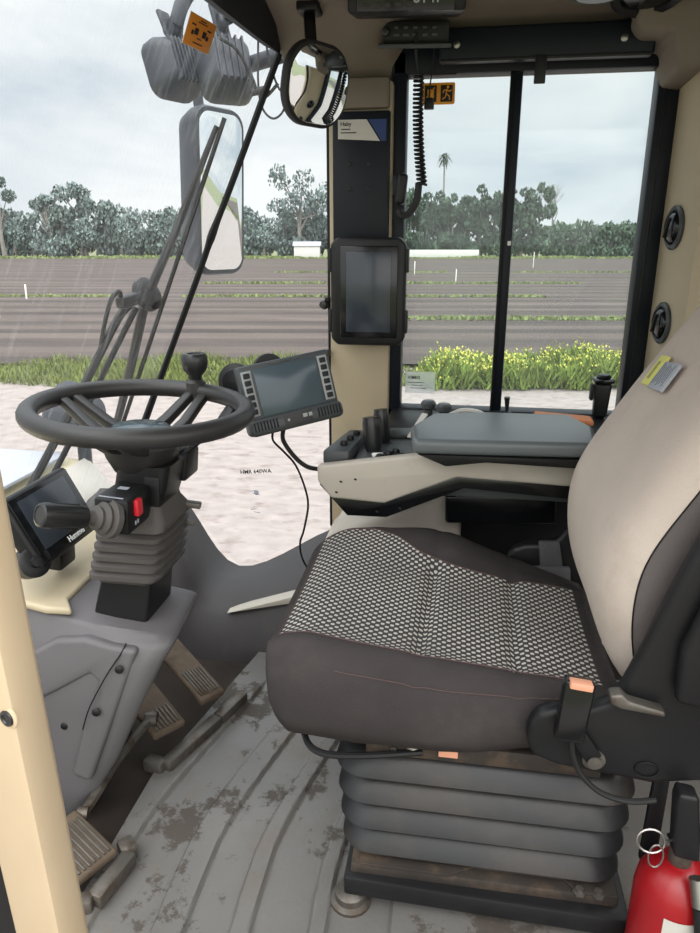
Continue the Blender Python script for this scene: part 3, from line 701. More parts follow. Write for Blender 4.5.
# ================================================================== ARMREST CONSOLE
t = thing('armrest_console', 'cream and black armrest console along the right of the seat', 'console', (0, 1.55, .47))
y0, y1 = 1.42, 1.66
crm = [(-.298, .632), (-.297, .598), (-.268, .560), (-.150, .554), (.003, .622), (.34, .610), (.34, .655), (.166, .664), (-.008, .682), (-.067, .669)]
B().prism([(x, y0, z) for x, z in crm], (0, .03, 0), .006, 3).done('side_panel', MT['cream'], t)
blk = [(-.294, .590), (-.232, .520), (-.145, .521), (.020, .598), (.34, .580), (.34, .615), (.003, .626), (-.150, .560), (-.268, .566)]
B().prism([(x, y0+.004, z) for x, z in blk], (0, .03, 0), .005, 2).done('lower_rail', MT['gloss'], t)
B().prism([(-.285, y0+.03, .628), (-.285, y1+.02, .628), (.34, y1+.02, .628), (.34, y0+.03, .628)], (0, 0, -.06), .006).done('body', MT['tray'], t)
B().prism([(-.22, y0+.035, .632), (-.24, y1+.10, .630), (-.06, y1+.10, .636), (-.06, y0+.035, .640)], (0, 0, .006), .003).done('control_tray', MT['tray'], t)
B().prism([(-.292, y0+.032, .626), (-.262, y1-.02, .626), (-.215, y1-.02, .626), (-.232, y0+.032, .626), ], (0, 0, .034), .007).done('button_block', MT['casing'], t)
b = B()
for i in range(3): b.lathe([(.008, 0), (.009, .006), (.007, .011), (.0, .012)], (-.252+i*.008, 1.50+i*.045, .659), (0, 0, 1), 14)
each(b, 'round_button', MT['black'], t)
def joystick(x, y, h, sc=1.):
    j = B().tube([(x, y, .632), (x-.004, y, .65+.02*h), (x-.010, y+.004, .655+h*.75), (x-.012, y+.006, .655+h)], lambda u: sc*(.011+.010*math.sin(min(1, u*1.25)*PI*.75)), 14).done('joystick', MT['knob'], t)
    B().lathe([(.020*sc, 0), (.018*sc, .008), (.011*sc, .014)], (x, y, .634), (0, 0, 1), 18).done('collar', MT['black'], j)
joystick(-.185, 1.535, .062, 1.05); joystick(-.170, 1.60, .066, .9)
b = B()
for x, y, r in ((-.150, 1.50, .007), (-.135, 1.52, .006), (-.165, 1.47, .008), (-.12, 1.49, .006)): b.lathe([(r*1.5, 0), (r*1.5, .004), (r, .009), (0, .01)], (x, y, .642), (0, 0, 1), 14)
each(b, 'push_button', MT['black'], t)
b = B(); b.box((-.172, 1.478, .646), (.026, .016, .010), (0, 0, 12), .004); b.done('white_button', MT['white'], t)
b = B(); b.bar((-.110, 1.60, .655), (-.080, 1.68, .695), .016, .006, bev=.002); b.done('white_lever', MT['paper'], t)
b = B(); b.box((-.14, 1.66, .642), (.10, .05, .02), (0, 0, 4), .006); b.done('rear_switch_block', MT['black'], t)
for x, y in ((-.075, 1.73), (-.035, 1.70)):
    B().lathe([(.011, 0), (.011, .035), (.018, .040), (.019, .052), (.014, .058), (.0, .059)], (x, y, .66), (0, 0, 1), 18).done('lever_knob', MT['casing'], t)
# lidded armrest pad
b = B(); padp = [(-.088, 1.355), (-.100, 1.47), (-.060, 1.595), (.06, 1.62), (.25, 1.61), (.285, 1.50), (.272, 1.36)]
b.prism([(x, y, .688+max(0, x)*.02) for x, y in padp], (0, 0, .032), .012, 4)
pd = b.done('armrest_pad', MT['pad'], t)
B().prism([(-.08, 1.36, .688), (-.02, 1.36, .664), (.06, 1.36, .676), (.25, 1.36, .672), (.285, 1.36, .692)], (0, .23, 0), .004).done('pad_tray', MT['black'], t)
B().box((.115, 1.43, .668), (.27, .03, .022), bev=.004).done('cream_lip', MT['cream'], t)
b = B()
for x, z in ((-.245, .60), (-.213, .607), (-.165, .535), (-.115, .546), (-.255, .575)): b.box((x, y0-.0003, z), (.006, .001, .004), (0, 20, 0), 0)
each(b, 'paint_chip', MT['ink'], t)
# console base and the small black box beneath the arm
t = thing('console_base', 'cream moulded base standing under the armrest console', 'console base', (-.1, 1.68, 0))
B().prism([(-.36, 1.60, .29), (-.33, 1.60, .32), (-.30, 1.60, .40), (-.05, 1.60, .50), (.02, 1.60, .56), (.02, 1.60, .0), (-.15, 1.60, .0), (-.15, 1.60, .28)], (0, .35, 0), .015, 3).done('moulding', MT['cream'], t)
B().box((.20, 1.80, .28), (.38, .30, .56), bev=.01).done('rear_cabinet', MT['black'], t)
t = thing('storage_box', 'black lidded storage box under the armrest behind the seat cushion', 'box', (.1, 1.6, .47))
B().box((.106, 1.59, .508), (.252, .10, .072), (0, -2.5, 0), .008, 3).done('tub', MT['gloss'], t)
B().box((.104, 1.588, .549), (.262, .112, .014), (0, -2.5, 0), .004).done('lid', MT['black'], t)
b = B(); b.box((.03, 1.53, .545), (.05, .006, .012), (0, -2.5, 0), .002); b.box((.115, 1.533, .541), (.20, .002, .002), (0, -2.5, 0), .0005); b.done('latch', MT['casing'], t)
struct(B().box((.16, 1.86, .630), (.70, .22, .022), bev=.004).done('trim_8', MT['black']))
# things by the window sill
t = thing('cup_holder', 'black phone holder standing on the window sill by the rear frame', 'holder', (.375, 1.93, .645))
B().prism([(.362, 1.925, .643), (.396, 1.925, .643), (.402, 1.925, .735), (.358, 1.925, .735)], (0, .035, 0), .007, 3).done('cup', MT['black'], t)
B().box((.380, 1.942, .742), (.052, .042, .013), bev=.004).done('rim', MT['gloss'], t)
B().lathe([(.017, 0), (.020, .005), (.015, .010)], (.380, 1.942, .748), (0, 0, 1), 18).done('cap', MT['black'], t)
B().box((.353, 1.945, .71), (.008, .025, .045), bev=.003).done('side_clamp', MT['rubber'], t)
t = thing('toggle_lever', 'tiny black toggle lever at the foot of the window divider', 'lever', (.13, 1.9, .645))
B().lathe([(.016, 0), (.013, .010), (.006, .014)], (.131, 1.925, .641), (0, 0, 1), 14).done('base', MT['black'], t)
B().tube([(.131, 1.915, .655), (.130, 1.912, .675), (.129, 1.91, .695)], lambda u: .004+.004*u, 8).done('stick', MT['knob'], t)
tag(B().tube([(-.02, 1.86, .650), (.01, 1.84, .668), (.05, 1.83, .668), (.08, 1.84, .650)], .008, 8).done('pale_hose', MT['paper']), 'pale hose loop lying on the sill behind the armrest pad', 'hose')
tag(B().prism([(.19, 1.74, .672), (.33, 1.74, .664), (.33, 1.80, .664), (.19, 1.80, .672)], (0, 0, .014), .005).done('orange_strap', MT['tan']), 'orange-brown strap lying behind the armrest pad', 'strap')

# ================================================================== SEAT
t = thing('driver_seat', 'air-suspended driver seat with dotted cloth cushion and grey backrest', 'seat', (.07, 1.16, 0))
def ytab(tab, x):
    for (a, ya), (b_, yb_) in zip(tab, tab[1:]):
        if x <= b_:
            f = max(0, (x-a)/(b_-a)); f = f*f*(3-2*f) if False else f
            return ya+(yb_-ya)*f
    return tab[-1][1]
N0 = [(-.29, .955), (-.275, .915), (-.24, .892), (-.15, .885), (.0, .885), (.15, .905), (.26, .925)]
N1 = [(-.29, .985), (-.275, .962), (-.24, .948), (-.15, .938), (.0, .935), (.15, .945), (.26, .955)]
N2 = [(-.29, 1.31), (-.27, 1.345), (-.22, 1.375), (-.16, 1.385), (-.12, 1.36), (-.07, 1.31), (.0, 1.285), (.10, 1.275), (.20, 1.28), (.26, 1.28)]
N3 = [(-.29, 1.325), (-.275, 1.365), (-.24, 1.395), (-.16, 1.425), (.0, 1.43), (.12, 1.415), (.26, 1.37)]
def ztop(x, y):
    z = .518-.115*(x+.27)
    z += .022*math.exp(-((x+.04)/.10)**2)*min(1, max(0, (y-1.25)/.10))          # far wing
    z -= .020*max(0, (x-.02))/.2*min(1, max(0, (y-1.28)/.08))
    z += .010*math.exp(-((y-.93)/.03)**2)
    c = (y-1.15)/.26; z -= .012*max(0, 1-c*c)
    for xc, a in ((-.035, .011), (.115, .010)): z -= a*math.exp(-((x-xc-.04*(y-1.15))/.010)**2)*(1 if .95 < y < 1.28 else .3)
    if x < -.2: z -= .035*((-.2-x)/.09)**2
    return z
xs = [-.285+.547*(i/64) for i in range(65)]
def section(x):
    y0, y1, y2, y3 = (ytab(T, x) for T in (N0, N1, N2, N3))
    zb = .352+.03*max(0, x-.05)/.2+ (.05*((-.24-x)/.05)**2 if x < -.24 else 0)
    pts = []; zt0 = ztop(x, y0); zt3 = ztop(x, y3)
    h = zt0-zb
    for f, dy in ((0, .03), (.05, .008), (.25, -.004), (.5, -.007), (.72, -.003), (.86, .004), (.94, .014)):
        pts.append((x, y0+dy, zb+h*f))
    k = len(pts)
    for i in range(3): f = (i+1)/4; y = y0+.02+(y1-y0-.02)*f; pts.append((x, y, ztop(x, y)-.006*(1-f)**2))
    ia = len(pts)
    for i in range(25): y = y1+(y2-y1)*i/24; pts.append((x, y, ztop(x, y)))
    ib = len(pts)-1
    for i in range(5): f = (i+1)/6; y = y2+(y3-.015-y2)*f; pts.append((x, y, ztop(x, y)-.008*f**3))
    h = zt3-zb
    for f, dy in ((.94, -.012), (.86, -.004), (.6, .003), (.25, .0), (0, -.03)): pts.append((x, y3+dy, zb+h*f))
    return pts, ia, ib
secs = [section(x) for x in xs]; ia, ib = secs[0][1], secs[0][2]
P_ = [s_[0] for s_ in secs]
fb = B(); fb.loft([r[ia:ib+1] for r in P_[2:62]], closed=False, caps=False)
sb = B()
sb.loft([r[:ia+1] for r in P_], closed=False, caps=False); sb.loft([r[ib:] for r in P_], closed=False, caps=False)
sb.loft([r[ia:ib+1] for r in P_[:3]], closed=False, caps=False); sb.loft([r[ia:ib+1] for r in P_[61:]], closed=False, caps=False)
nn = len(P_[0])
fc = [(x, y, z) for x, y, z in P_[0]]; sb.poly(fc); sb.poly(P_[-1][::-1]); sb.loft([[r[0] for r in P_], [r[-1] for r in P_]], closed=False, caps=False)
cu = sb.done('cushion', MT['dcloth'], t, ang=70)
fb.done('dotted_panel', MT['fabric'], cu, ang=70)
b = B()
b.tube([V(P_[i][ia])+V((0, 0, .001)) for i in range(2, 62, 3)], .0011, 6); b.tube([V(P_[i][ib])+V((0, 0, .001)) for i in range(2, 62, 3)], .0011, 6); b.tube([V(P_[2][j])+V((-.0005, 0, .001)) for j in range(ia, ib+1, 3)], .0011, 6)
b.done('piping', MT['thread'], cu)
b = B()
for j in (5,): b.tube([V(P_[i][j])+V((0, -.0008, .001)) for i in range(14, 58, 2)], .0009, 5)
b.done('stitching', MT['thread'], cu)

# backrest
bz = [(.452, .262), (.475, .243), (.51, .226), (.56, .212), (.62, .206), (.68, .212), (.74, .235), (.82, .280), (.90, .328), (1.0, .394), (1.10, .466), (1.2, .555), (1.28, .622), (1.33, .672), (1.35, .705)]
bw = [.205, .222, .230, .234, .236, .236, .235, .232, .228, .222, .214, .205, .190, .160, .115]
bt = [.035, .058, .068, .074, .078, .080, .080, .080, .080, .078, .076, .072, .064, .050, .030]
def upz(tab, n):
    return [V(p) for p in catmull([(a, b_, c) for a, b_, c in tab], n)]
ctrl = upz([(z, x, w) for (z, x), w in zip(bz, bw)], 4); tt = [p.x for p in catmull([(a, 0, 0) for a in bt], 4)]
secs = []
for i, p in enumerate(ctrl):
    q0, q1 = ctrl[max(0, i-1)], ctrl[min(len(ctrl)-1, i+1)]
    tg = V((q1.y-q0.y, 0, q1.x-q0.x)).normalized(); nr = V((-tg.z, 0, tg.x))   # front-facing normal
    w, th = p.z, tt[i]; c = V((p.y, 1.158, p.x))-nr*th
    ring = []
    for k in range(48):
        a = 2*PI*k/48; ca_, sa_ = math.cos(a), math.sin(a)
        e = 2/3.4
        yy = w*math.copysign(abs(sa_)**e, sa_); dd = th*math.copysign(abs(ca_)**(2/2.6), ca_)
        if ca_ > 0: dd -= .010*max(0, 1-(yy/(w*.8))**2)
        ring.append(c+V((0, -yy, 0))+nr*dd)
    secs.append(ring)
# indices: k=0 front centre, k=12 near side, k=24 rear, k=36 far side
k1, k2 = 10, 38
B().loft([[r[k % 48] for k in range(k2, 48+k1+1)] for r in secs], closed=False, caps=False).done('backrest_cover', MT['lcloth'], t, ang=80)
b = B(); b.loft([[r[k] for k in range(k1, k2+1)] for r in secs], closed=False, caps=False); b.poly(secs[0]); b.poly(secs[-1])
bk = b.done('backrest', MT['mcloth'], t, ang=60)
b = B(); b.tube([r[k1]+V((0, -.001, 0)) for r in secs[6:54:3]], .0011, 6); b.tube([r[13]+V((0, -.001, 0)) for r in secs[6:54:3]], .0009, 6); b.done('piping', MT['seal'], bk)
# sewn label on the backrest front
def on_back(z, y):
    for i in range(len(ctrl)-1):
        if ctrl[i].x <= z <= ctrl[i+1].x:
            f = (z-ctrl[i].x)/(ctrl[i+1].x-ctrl[i].x); p = ctrl[i].lerp(ctrl[i+1], f); tg = (ctrl[i+1]-ctrl[i]); return V((p.y, y, z)), V((tg.y, 0, tg.x)).normalized()
    return V((0, 0, 0)), V((0, 0, 1))
p, tg = on_back(.893, 1.222); nr = V((-tg.z, 0, tg.x))
ly = (V((0, -1, 0))*.95+tg*.1).normalized(); Rl = basis(ly, tg); g = Rl.col[2]
if g.dot(nr) < 0: g = -g
c0 = p+nr*.0+g*0
lb = B().box(c0+ly*-.010, (.036, .056, .005), Rl, .0008).done('sewn_label', MT['yellow'], t); note(lb, 'yellow and grey sewn label')
B().box(c0+ly*.045-tg*.006, (.068, .050, .005), Rl, .0008).done('printed_half', MT['lightgrey'], lb)
b = B()
for i in range(7): b.box(c0+ly*(.018+.008*i)-tg*.004+g*.0026, (.0014, .040-.006*(i % 3), .0006), Rl, 0)
for i in range(3): b.box(c0+ly*(-.017+.0045*i)+g*.0026, (.0010, .034, .0006), Rl, 0)
each(b, 'fine_print', MT['casing'], lb)
# hinge plates
def hinge(y, d):
    pts = [(.118, .418), (.120, .445), (.132, .466), (.155, .476), (.195, .480), (.222, .492), (.240, .520), (.256, .570), (.272, .625), (.292, .690), (.312, .748), (.335, .800), (.36, .84), (.43, .84), (.47, .76), (.46, .62), (.44, .50), (.41, .42), (.36, .378), (.295, .366), (.22, .374), (.165, .380), (.130, .392)]
    return B().prism([(x, y, z) for x, z in pts], (0, d, 0), .010, 3)
hp = hinge(.862, .028).done('hinge_plate', MT['trim' if False else 'black'], t)
hinge(1.425, .028).done('hinge_plate', MT['black'], t)
b = B(); b.prism([(x, .858, z) for x, z in ((.300, .52), (.298, .60), (.326, .70), (.36, .80), (.44, .82), (.455, .62), (.42, .50))], (0, -.022, 0), .010, 3); b.done('side_cover', MT['black'], t)
b = B(); b.prism([(x, .89, z) for x, z in ((.312, .60), (.325, .60), (.375, .80), (.36, .80))], (0, .02, 0), .004); b.done('cover_slot', MT['seal'], t)
B().lathe([(.016, 0), (.016, .003), (.010, .004), (.010, .010), (.0, .011)], (.213, .862, .400), (0, -1, 0), 6*3).done('hinge_bolt', MT['worn'], t)
B().tube([V((.285+.016*math.cos(a), .8605, .392+.012*math.sin(a))) for a in [2*PI*k/20 for k in range(20)]], .0012, 5, closed=True, sm=0).done('embossed_ring', MT['seal'], t)
lv = B(); lv.prism([(.217, .835, .524), (.232, .835, .528), (.243, .835, .517), (.29, .835, .506), (.29, .835, .498), (.232, .835, .505), (.219, .835, .511)], (0, .022, 0), .006, 3)
note(lv.done('recline_lever', MT['worn'], t), 'worn grey lever')
# belt buckle and its lead
bu = B().box((.175, .845, .492), (.040, .022, .090), (-6, 6, 0), .004, 3).done('belt_buckle', MT['gloss'], t)
b = B().box((.1795, .8405, .5345), (.030, .018, .010), (-6, 6, 0), .002).done('release_button', MT['peach'], bu); note(b, 'faded orange button')
B().tube([(.178, .850, .452), (.180, .848, .42), (.195, .846, .385), (.225, .845, .358), (.265, .846, .348), (.30, .85, .352)], .0042, 8).done('buckle_lead', MT['rubber'], t)
B().bar((.178, .853, .455), (.212, .856, .405), .004, .024, (1, 0, 0), .002).done('buckle_strap', MT['black'], t)
# far side belt webbing
b = B(); b.prism([(.182, 1.425, .490), (.225, 1.425, .492), (.238, 1.425, .430), (.190, 1.425, .428)], (0, -.012, .0), .003); b.prism([(.168, 1.412, .436), (.25, 1.412, .440), (.255, 1.412, .398), (.172, 1.412, .392)], (0, -.012, 0), .003); b.done('belt_webbing', MT['belt'], t)
# frame below the cushion
b = B(); b.box((.07, 1.16, .338), (.44, .46, .026), bev=.004); b.box((.06, .925, .335), (.36, .014, .03), bev=.002); b.done('upper_frame', MT['rust'], t)
b = B()
for x in (-.075, -.045): b.lathe([(.006 if x < -.06 else .010, 0), (.006 if x < -.06 else .010, .003), (.004, .006), (0, .006)], (x, .918, .336), (0, -1, 0), 12)
each(b, 'frame_bolt', MT['steel'], t)
b = B(); b.box((.01, .9165, .336), (.03, .003, .012), bev=.001); b.done('copper_tag', MT['peach'], t)
B().tube([(-.03, .915, .336), (-.12, .905, .326), (-.19, .905, .322), (-.222, .93, .332), (-.235, 1.0, .345), (-.235, 1.3, .345)], .0055, 8).done('slide_bar', MT['black'], t)
# bellows
def rr(z, x0, x1, ya, yb_, r, n=7):
    pts = []
    for cx, cy, a0 in ((x1-r, yb_-r, 0), (x0+r, yb_-r, 90), (x0+r, ya+r, 180), (x1-r, ya+r, 270)):
        for k in range(n+1): a = math.radians(a0+90*k/n); pts.append((cx+r*math.cos(a), cy+r*math.sin(a), z))
    return pts
rings = [rr(.322, -.125, .265, .955, 1.37, .05)]
for i in range(4):
    z = .312-i*.0545; g = .004*(3-i)
    for dz, ins in ((0, .030), (-.004, .008), (-.012, .000), (-.030, -.012), (-.038, -.0155), (-.043, -.012), (-.046, .002), (-.0485, .030), (-.0535, .032)):
        k = ins+ (.003*i); rings.append(rr(z+dz, -.160+k, .297-k*.6, .930+k, 1.40-k, .055))
B().loft(rings).done('suspension_bellows', MT['seatbell'], t, ang=50)
b = B(); b.box((.075, 1.162, .076), (.44, .485, .022), bev=.004); b.prism([(-.13, .918, .088), (.02, .918, .088), (.06, .94, .088), (.21, .94, .088), (.23, .918, .088), (.292, .918, .088), (.292, 1.0, .088), (-.13, 1.0, .088)], (0, 0, .004), .001); b.done('base_plate', MT['rust'], t)
B().prism([(-.155, .905, .070), (.31, .895, .070), (.31, 1.42, .070), (-.155, 1.42, .070)], (0, 0, -.038), .006).done('base_flange', MT['black'], t)
b = B()
for x in (.232, .262): b.lathe([(.011, 0), (.011, .004), (.007, .005), (.007, .010), (0, .0105)], (x, .922, .087), (0, 0, 1), 6)
each(b, 'base_bolt', MT['worn'], t)
for x, y in ((-.145, .925), (.29, .93), (-.145, 1.39), (.29, 1.39)):
    B().lathe([(.036, 0), (.036, .006), (.028, .010), (.027, .022), (.022, .026), (.020, .034)], (x, y, .0), (0, 0, 1), 22).done('foot', MT['worn'], t)

# ================================================================== EXTINGUISHER
t = thing('fire_extinguisher', 'red fire extinguisher with black handle standing right of the seat base', 'fire extinguisher', (.375, .86, 0))
ec = V((.350, .862, .004))
B().lathe([(.046, 0), (.054, .006), (.056, .02), (.056, .175), (.053, .198), (.043, .218), (.027, .231), (.018, .235)], ec, (0, 0, 1), 32).done('cylinder', MT['red'], t)
B().lathe([(.0565, .06), (.0565, .145)], ec, (0, 0, 1), 32).done('white_band_label', MT['paper'], t) if False else None
b = B(); b.loft([[ec+V((math.cos(a)*.0567, math.sin(a)*.0567, z)) for a in [math.radians(-118+6*k) for k in range(9)]] for z in (.09, .178)], closed=False, caps=False); b.done('paper_label', MT['paper'], t)
B().lathe([(.016, .233), (.016, .262), (.011, .266), (.011, .275)], ec, (0, 0, 1), 18).done('valve', MT['worn'], t)
b = B(); b.prism([ec+V(q) for q in ((-.020, -.030, .268), (.016, -.030, .262), (.012, -.030, .30), (.000, -.030, .372), (-.026, -.030, .376), (-.028, -.030, .36))], (0, .030, 0), .005, 3); b.done('squeeze_handle', MT['black'], t)
b = B(); b.bar(ec+V((-.02, -.005, .275)), ec+V((.05, .01, .285)), .02, .006, bev=.002); b.done('carry_handle', MT['black'], t)
b = B(); rc = ec+V((-.050, -.020, .283)); b.tube([rc+V((.019*math.cos(a), .004*math.sin(a), .017*math.sin(a))) for a in [2*PI*k/18 for k in range(18)]], .0018, 6, closed=True, sm=0)
b.tube([rc+V((.010*math.cos(a)+.008, -.004, -.022+.020*math.sin(a))) for a in [2*PI*k/18 for k in range(18)]], .0013, 6, closed=True, sm=0); b.tube([rc+V((.018, 0, 0)), rc+V((.04, .01, .002))], .002, 6, sm=0); b.done('pull_pin', MT['steel'], t)
b = B().cyl(ec+V((.010, -.042, .250)), ec+V((.014, -.058, .215)), .011, bev=.001); b.done('hose_ferrule', MT['steel'], t)
B().tube([ec+V((.014, -.058, .215)), ec+V((.020, -.068, .17)), ec+V((.028, -.07, .10)), ec+V((.034, -.066, .03))], .010, 10).done('hose', MT['rubber'], t)
tag(B().prism([(.318, .93, .16), (.345, .93, .16), (.345, .93, .36), (.335, .93, .37), (.322, .93, .36)], (0, .012, 0), .004).done('bracket_plate', MT['black']), 'dark upright bracket strap between seat base and extinguisher', 'bracket')

# ================================================================== PEDALS
def pedal(c, w, l, h, yaw, tilt, label, cat='pedal', ribs=7, along=False):
    c = V(c); Rp = Matrix.Rotation(math.radians(yaw), 3, 'Z') @ Matrix.Rotation(math.radians(tilt), 3, 'Y')
    t = thing('foot_pedal', label, cat, (c.x, c.y, 0))
    B().box(c, (l, w, h), Rp, .006, 3).done('pedal_plate', MT['pedal'], t)
    pd = B()
    for i in range(ribs):
        if along: pd.box(c+Rp @ V((l*.04, (i-(ribs-1)/2)*w*.86/ribs, h/2+.001)), (l*.78, w*.055, .005), Rp, .001)
        else: pd.box(c+Rp @ V((l*.26, (i-(ribs-1)/2)*w*.80/ribs, h/2+.001)), (l*.36, w*.055, .005), Rp, .001)
    each(pd, 'tread_rib', MT['worn'], t)
    B().bar(c+Rp @ V((-l*.40, 0, -.01)), c+Rp @ V((-l*.42-.07, 0, -.035)), .022, .012, bev=.003).done('arm', MT['rust'], t)
    return t
pedal((-.655, 1.262, .085), .078, .155, .018, -37, 14, 'mud-worn pedal nearest the pedestal foot')
pedal((-.632, 1.412, .095), .066, .235, .018, -37, 14, 'long mud-worn pedal furthest from the door')
pedal((-.650, .905, .050), .095, .125, .020, -26, 12, 'ribbed clutch pedal beside the door post', ribs=8, along=True)
def surround(pts, label):
    b = B()
    for p, q in zip(pts, pts[1:]): b.bar(p, q, .030, .030, bev=.006)
    return tag(b.done('pedal_surround', MT['worn']), label, 'surround')
surround([(-.635, 1.172, .018), (-.588, 1.162, .018), (-.528, 1.33, .018), (-.496, 1.43, .018)], 'raised rubber edge around the two far pedals')
surround([(-.64, .812, .018), (-.578, .835, .018), (-.558, .935, .018), (-.585, .962, .018)], 'raised rubber edge around the clutch pedal')
t = thing('pedal_linkage', 'worn steel linkage rod running along the pedestal foot', 'rod', (-.68, 1.1, .03))
B().tube([(-.672, .985, .055), (-.668, 1.03, .062), (-.665, 1.10, .072), (-.650, 1.18, .086), (-.640, 1.215, .09)], .010, 8).done('rod', MT['worn'], t)
B().lathe([(.016, -.012), (.017, 0), (.016, .012)], (-.638, 1.222, .09), (1, .2, 0), 16).done('rod_end', MT['worn'], t)
B().lathe([(.013, -.010), (.014, 0), (.013, .010)], (-.672, .98, .054), (1, .2, 0), 16).done('rod_end', MT['worn'], t)
B().box((-.705, 1.225, .075), (.014, .03, .13), bev=.003).done('support_bracket', MT['rust'], t)

# ================================================================== OUTSIDE THE GLASS
t = thing('windshield_wiper', 'black parallel-arm wiper on the outside of the windshield', 'wiper', (-.85, 1.7, .5))
def g2(y, z, off=.03): return gp(y, z, off)
head = g2(1.735, .970, .05)
b = B(); b.tube([g2(1.43, .42, .05), g2(1.53, .60, .055), g2(1.62, .80, .06), g2(1.672, .935, .06), g2(1.70, .965, .055)], .011, 8); b.done('drive_arm', MT['black'], t)
b = B(); b.tube([g2(1.53, .42, .045), g2(1.62, .62, .05), g2(1.70, .84, .055), g2(1.735, .955, .05)], .008, 8); b.done('guide_arm', MT['black'], t)
b = B(); b.bar(g2(1.655, .975, .06), g2(1.765, .985, .05), .03, .03, bev=.008); b.lathe([(.036, -.014), (.044, -.004), (.044, .014), (.03, .024), (.0, .026)], g2(1.772, .985, .055), (.9, -.2, .4), 20); b.done('pivot_head', MT['black'], t)
b = B(); b.tube([g2(1.765, .98, .045), g2(1.785, 1.10, .04), g2(1.79, 1.25, .03), g2(1.788, 1.37, .02)], lambda u: .013-.007*u, 8); b.tube([g2(1.765, .96, .045), g2(1.80, .80, .04), g2(1.815, .66, .03), g2(1.815, .60, .025)], lambda u: .013-.003*u, 8); b.done('blade_carrier', MT['black'], t)
b = B(); b.tube([g2(1.80, 1.385, .010), g2(1.805, 1.20, .008), g2(1.815, .95, .008), g2(1.83, .57, .008)], .006, 8); b.done('wiper_blade', MT['rubber'], t)
b = B(); b.tube([g2(1.67, .985, .07), g2(1.655, 1.01, .075), g2(1.635, .995, .08), g2(1.635, .93, .075), g2(1.65, .86, .07)], .0055, 8); b.done('washer_hose', MT['rubber'], t)

t = thing('exterior_mirror', 'tall exterior mirror on its arm outside the windshield corner', 'mirror', (-.9, 2.45, 1.0))
n = V((.89, -.44, -.06)).normalized(); ex = V((0, 0, 1)).cross(n).normalized(); ey = n.cross(ex)
mc = V((-.820, 2.42, 1.247))
Rm = basis(ex, ey)
rgs = []
for dz, sx_, sy_ in ((.0, 1, 1), (-.012, 1.04, 1.02), (-.05, 1.02, 1.0), (-.095, .86, .93), (-.125, .55, .72)):
    w, h, r = .215*sx_, .515*sy_, .055*sx_; pts = []
    for qx, qy, a0 in ((1, 1, 0), (-1, 1, 90), (-1, -1, 180), (1, -1, 270)):
        for k in range(7): a = math.radians(a0+15*k); pts.append(mc+Rm @ V((qx*(w/2-r)+r*math.cos(a), qy*(h/2-r)+r*math.sin(a), dz)))
    rgs.append(pts)
B().loft(rgs).done('housing', MT['ext'], t, ang=50)
B().rrect(mc+n*.003, ex, ey, .192, .49, .045, .004, .001, 8).done('mirror_face', MT['mirror'], t)
B().tube([mc-n*.08+V((0, 0, .15)), mc-n*.09+V((-.0, 0, .32)), (-.93, 2.40, 1.72), (-.80, 2.25, 1.80), (-.55, 2.05, 1.80)], .018, 8).done('arm', MT['ext'], t)
def worklight(c, fwd, w, h, label, fins):
    c = V(c); n = V(fwd).normalized(); ex = V((0, 0, 1)).cross(n).normalized(); ey = n.cross(ex); Rm = basis(ex, ey)
    t = thing('work_light', label, 'lamp', c-V((0, 0, h/2)), 'work lights on the roof edge')
    rgs = []
    for dz, s_ in ((.0, .96), (-.008, 1.), (-.04, 1.), (-.07, .84), (-.092, .62)):
        ww, hh, r = w*s_, h*s_, .035*s_; pts = []
        for qx, qy, a0 in ((1, 1, 0), (-1, 1, 90), (-1, -1, 180), (1, -1, 270)):
            for k in range(5): a = math.radians(a0+22.5*k); pts.append(c+Rm @ V((qx*(ww/2-r)+r*math.cos(a), qy*(hh/2-r)+r*math.sin(a), dz)))
        rgs.append(pts)
    B().loft(rgs).done('housing', MT['ext'], t, ang=40)
    B().rrect(c+n*.003, ex, ey, w*.88, h*.86, .028, .004, .001).done('lens', MT['lampg'], t)
    b = B()
    for i in range(fins): b.box(c-n*.075+Rm @ V((w*.62*((i+.5)/fins-.5), 0, 0)), (.006, h*.74, .045), Rm, .002)
    each(b, 'cooling_fin', MT['ext'], t)
    b = B(); b.bar(c-n*.05+V((0, 0, h*.3)), c-n*.03+V((-.02, 0, h*.95)), .05, .012, bev=.004); b.lathe([(.022, -.012), (.022, .012)], c-n*.05+V((-.01, 0, h*.62)), ex, 16); b.bar(c-n*.05+V((0, 0, h*.62)), c-n*.05+V((.02, .02, h*1.1)), .05, .03, bev=.008); b.done('bracket', MT['ext'], t)
worklight((-.855, 2.10, 1.540), (-.85, .40, -.3), .150, .150, 'ribbed black work light outside the glass, the left one', 7)
worklight((-.690, 2.10, 1.530), (-.55, .75, -.35), .145, .165, 'black work light outside the glass, partly behind the orange sticker', 5)
t = thing('light_rail', 'grey tubular rail carrying the work lights outside the cab corner', 'rail', (-.7, 2.15, 1.5))
B().tube([(-.52, 2.12, 1.585), (-.70, 2.16, 1.555), (-.86, 2.17, 1.535)], .022, 10, sm=0).done('cross_tube', MT['ext'], t)
t = thing('cable_loops', 'loose black cable loops hanging outside the windshield corner', 'cable', (-.56, 2.05, 1.45))
B().tube([(-.66, 2.0, 1.60), (-.62, 2.02, 1.575), (-.585, 2.03, 1.51), (-.575, 2.04, 1.478), (-.555, 2.05, 1.47), (-.52, 2.05, 1.50)], .0045, 6).done('cable', MT['rubber'], t)
B().tube([(-.57, 2.05, 1.62), (-.575, 2.05, 1.50), (-.565, 2.05, 1.44), (-.535, 2.05, 1.415), (-.505, 2.05, 1.44), (-.51, 2.05, 1.50), (-.495, 2.05, 1.56)], .003, 6).done('cable', MT['rubber'], t)
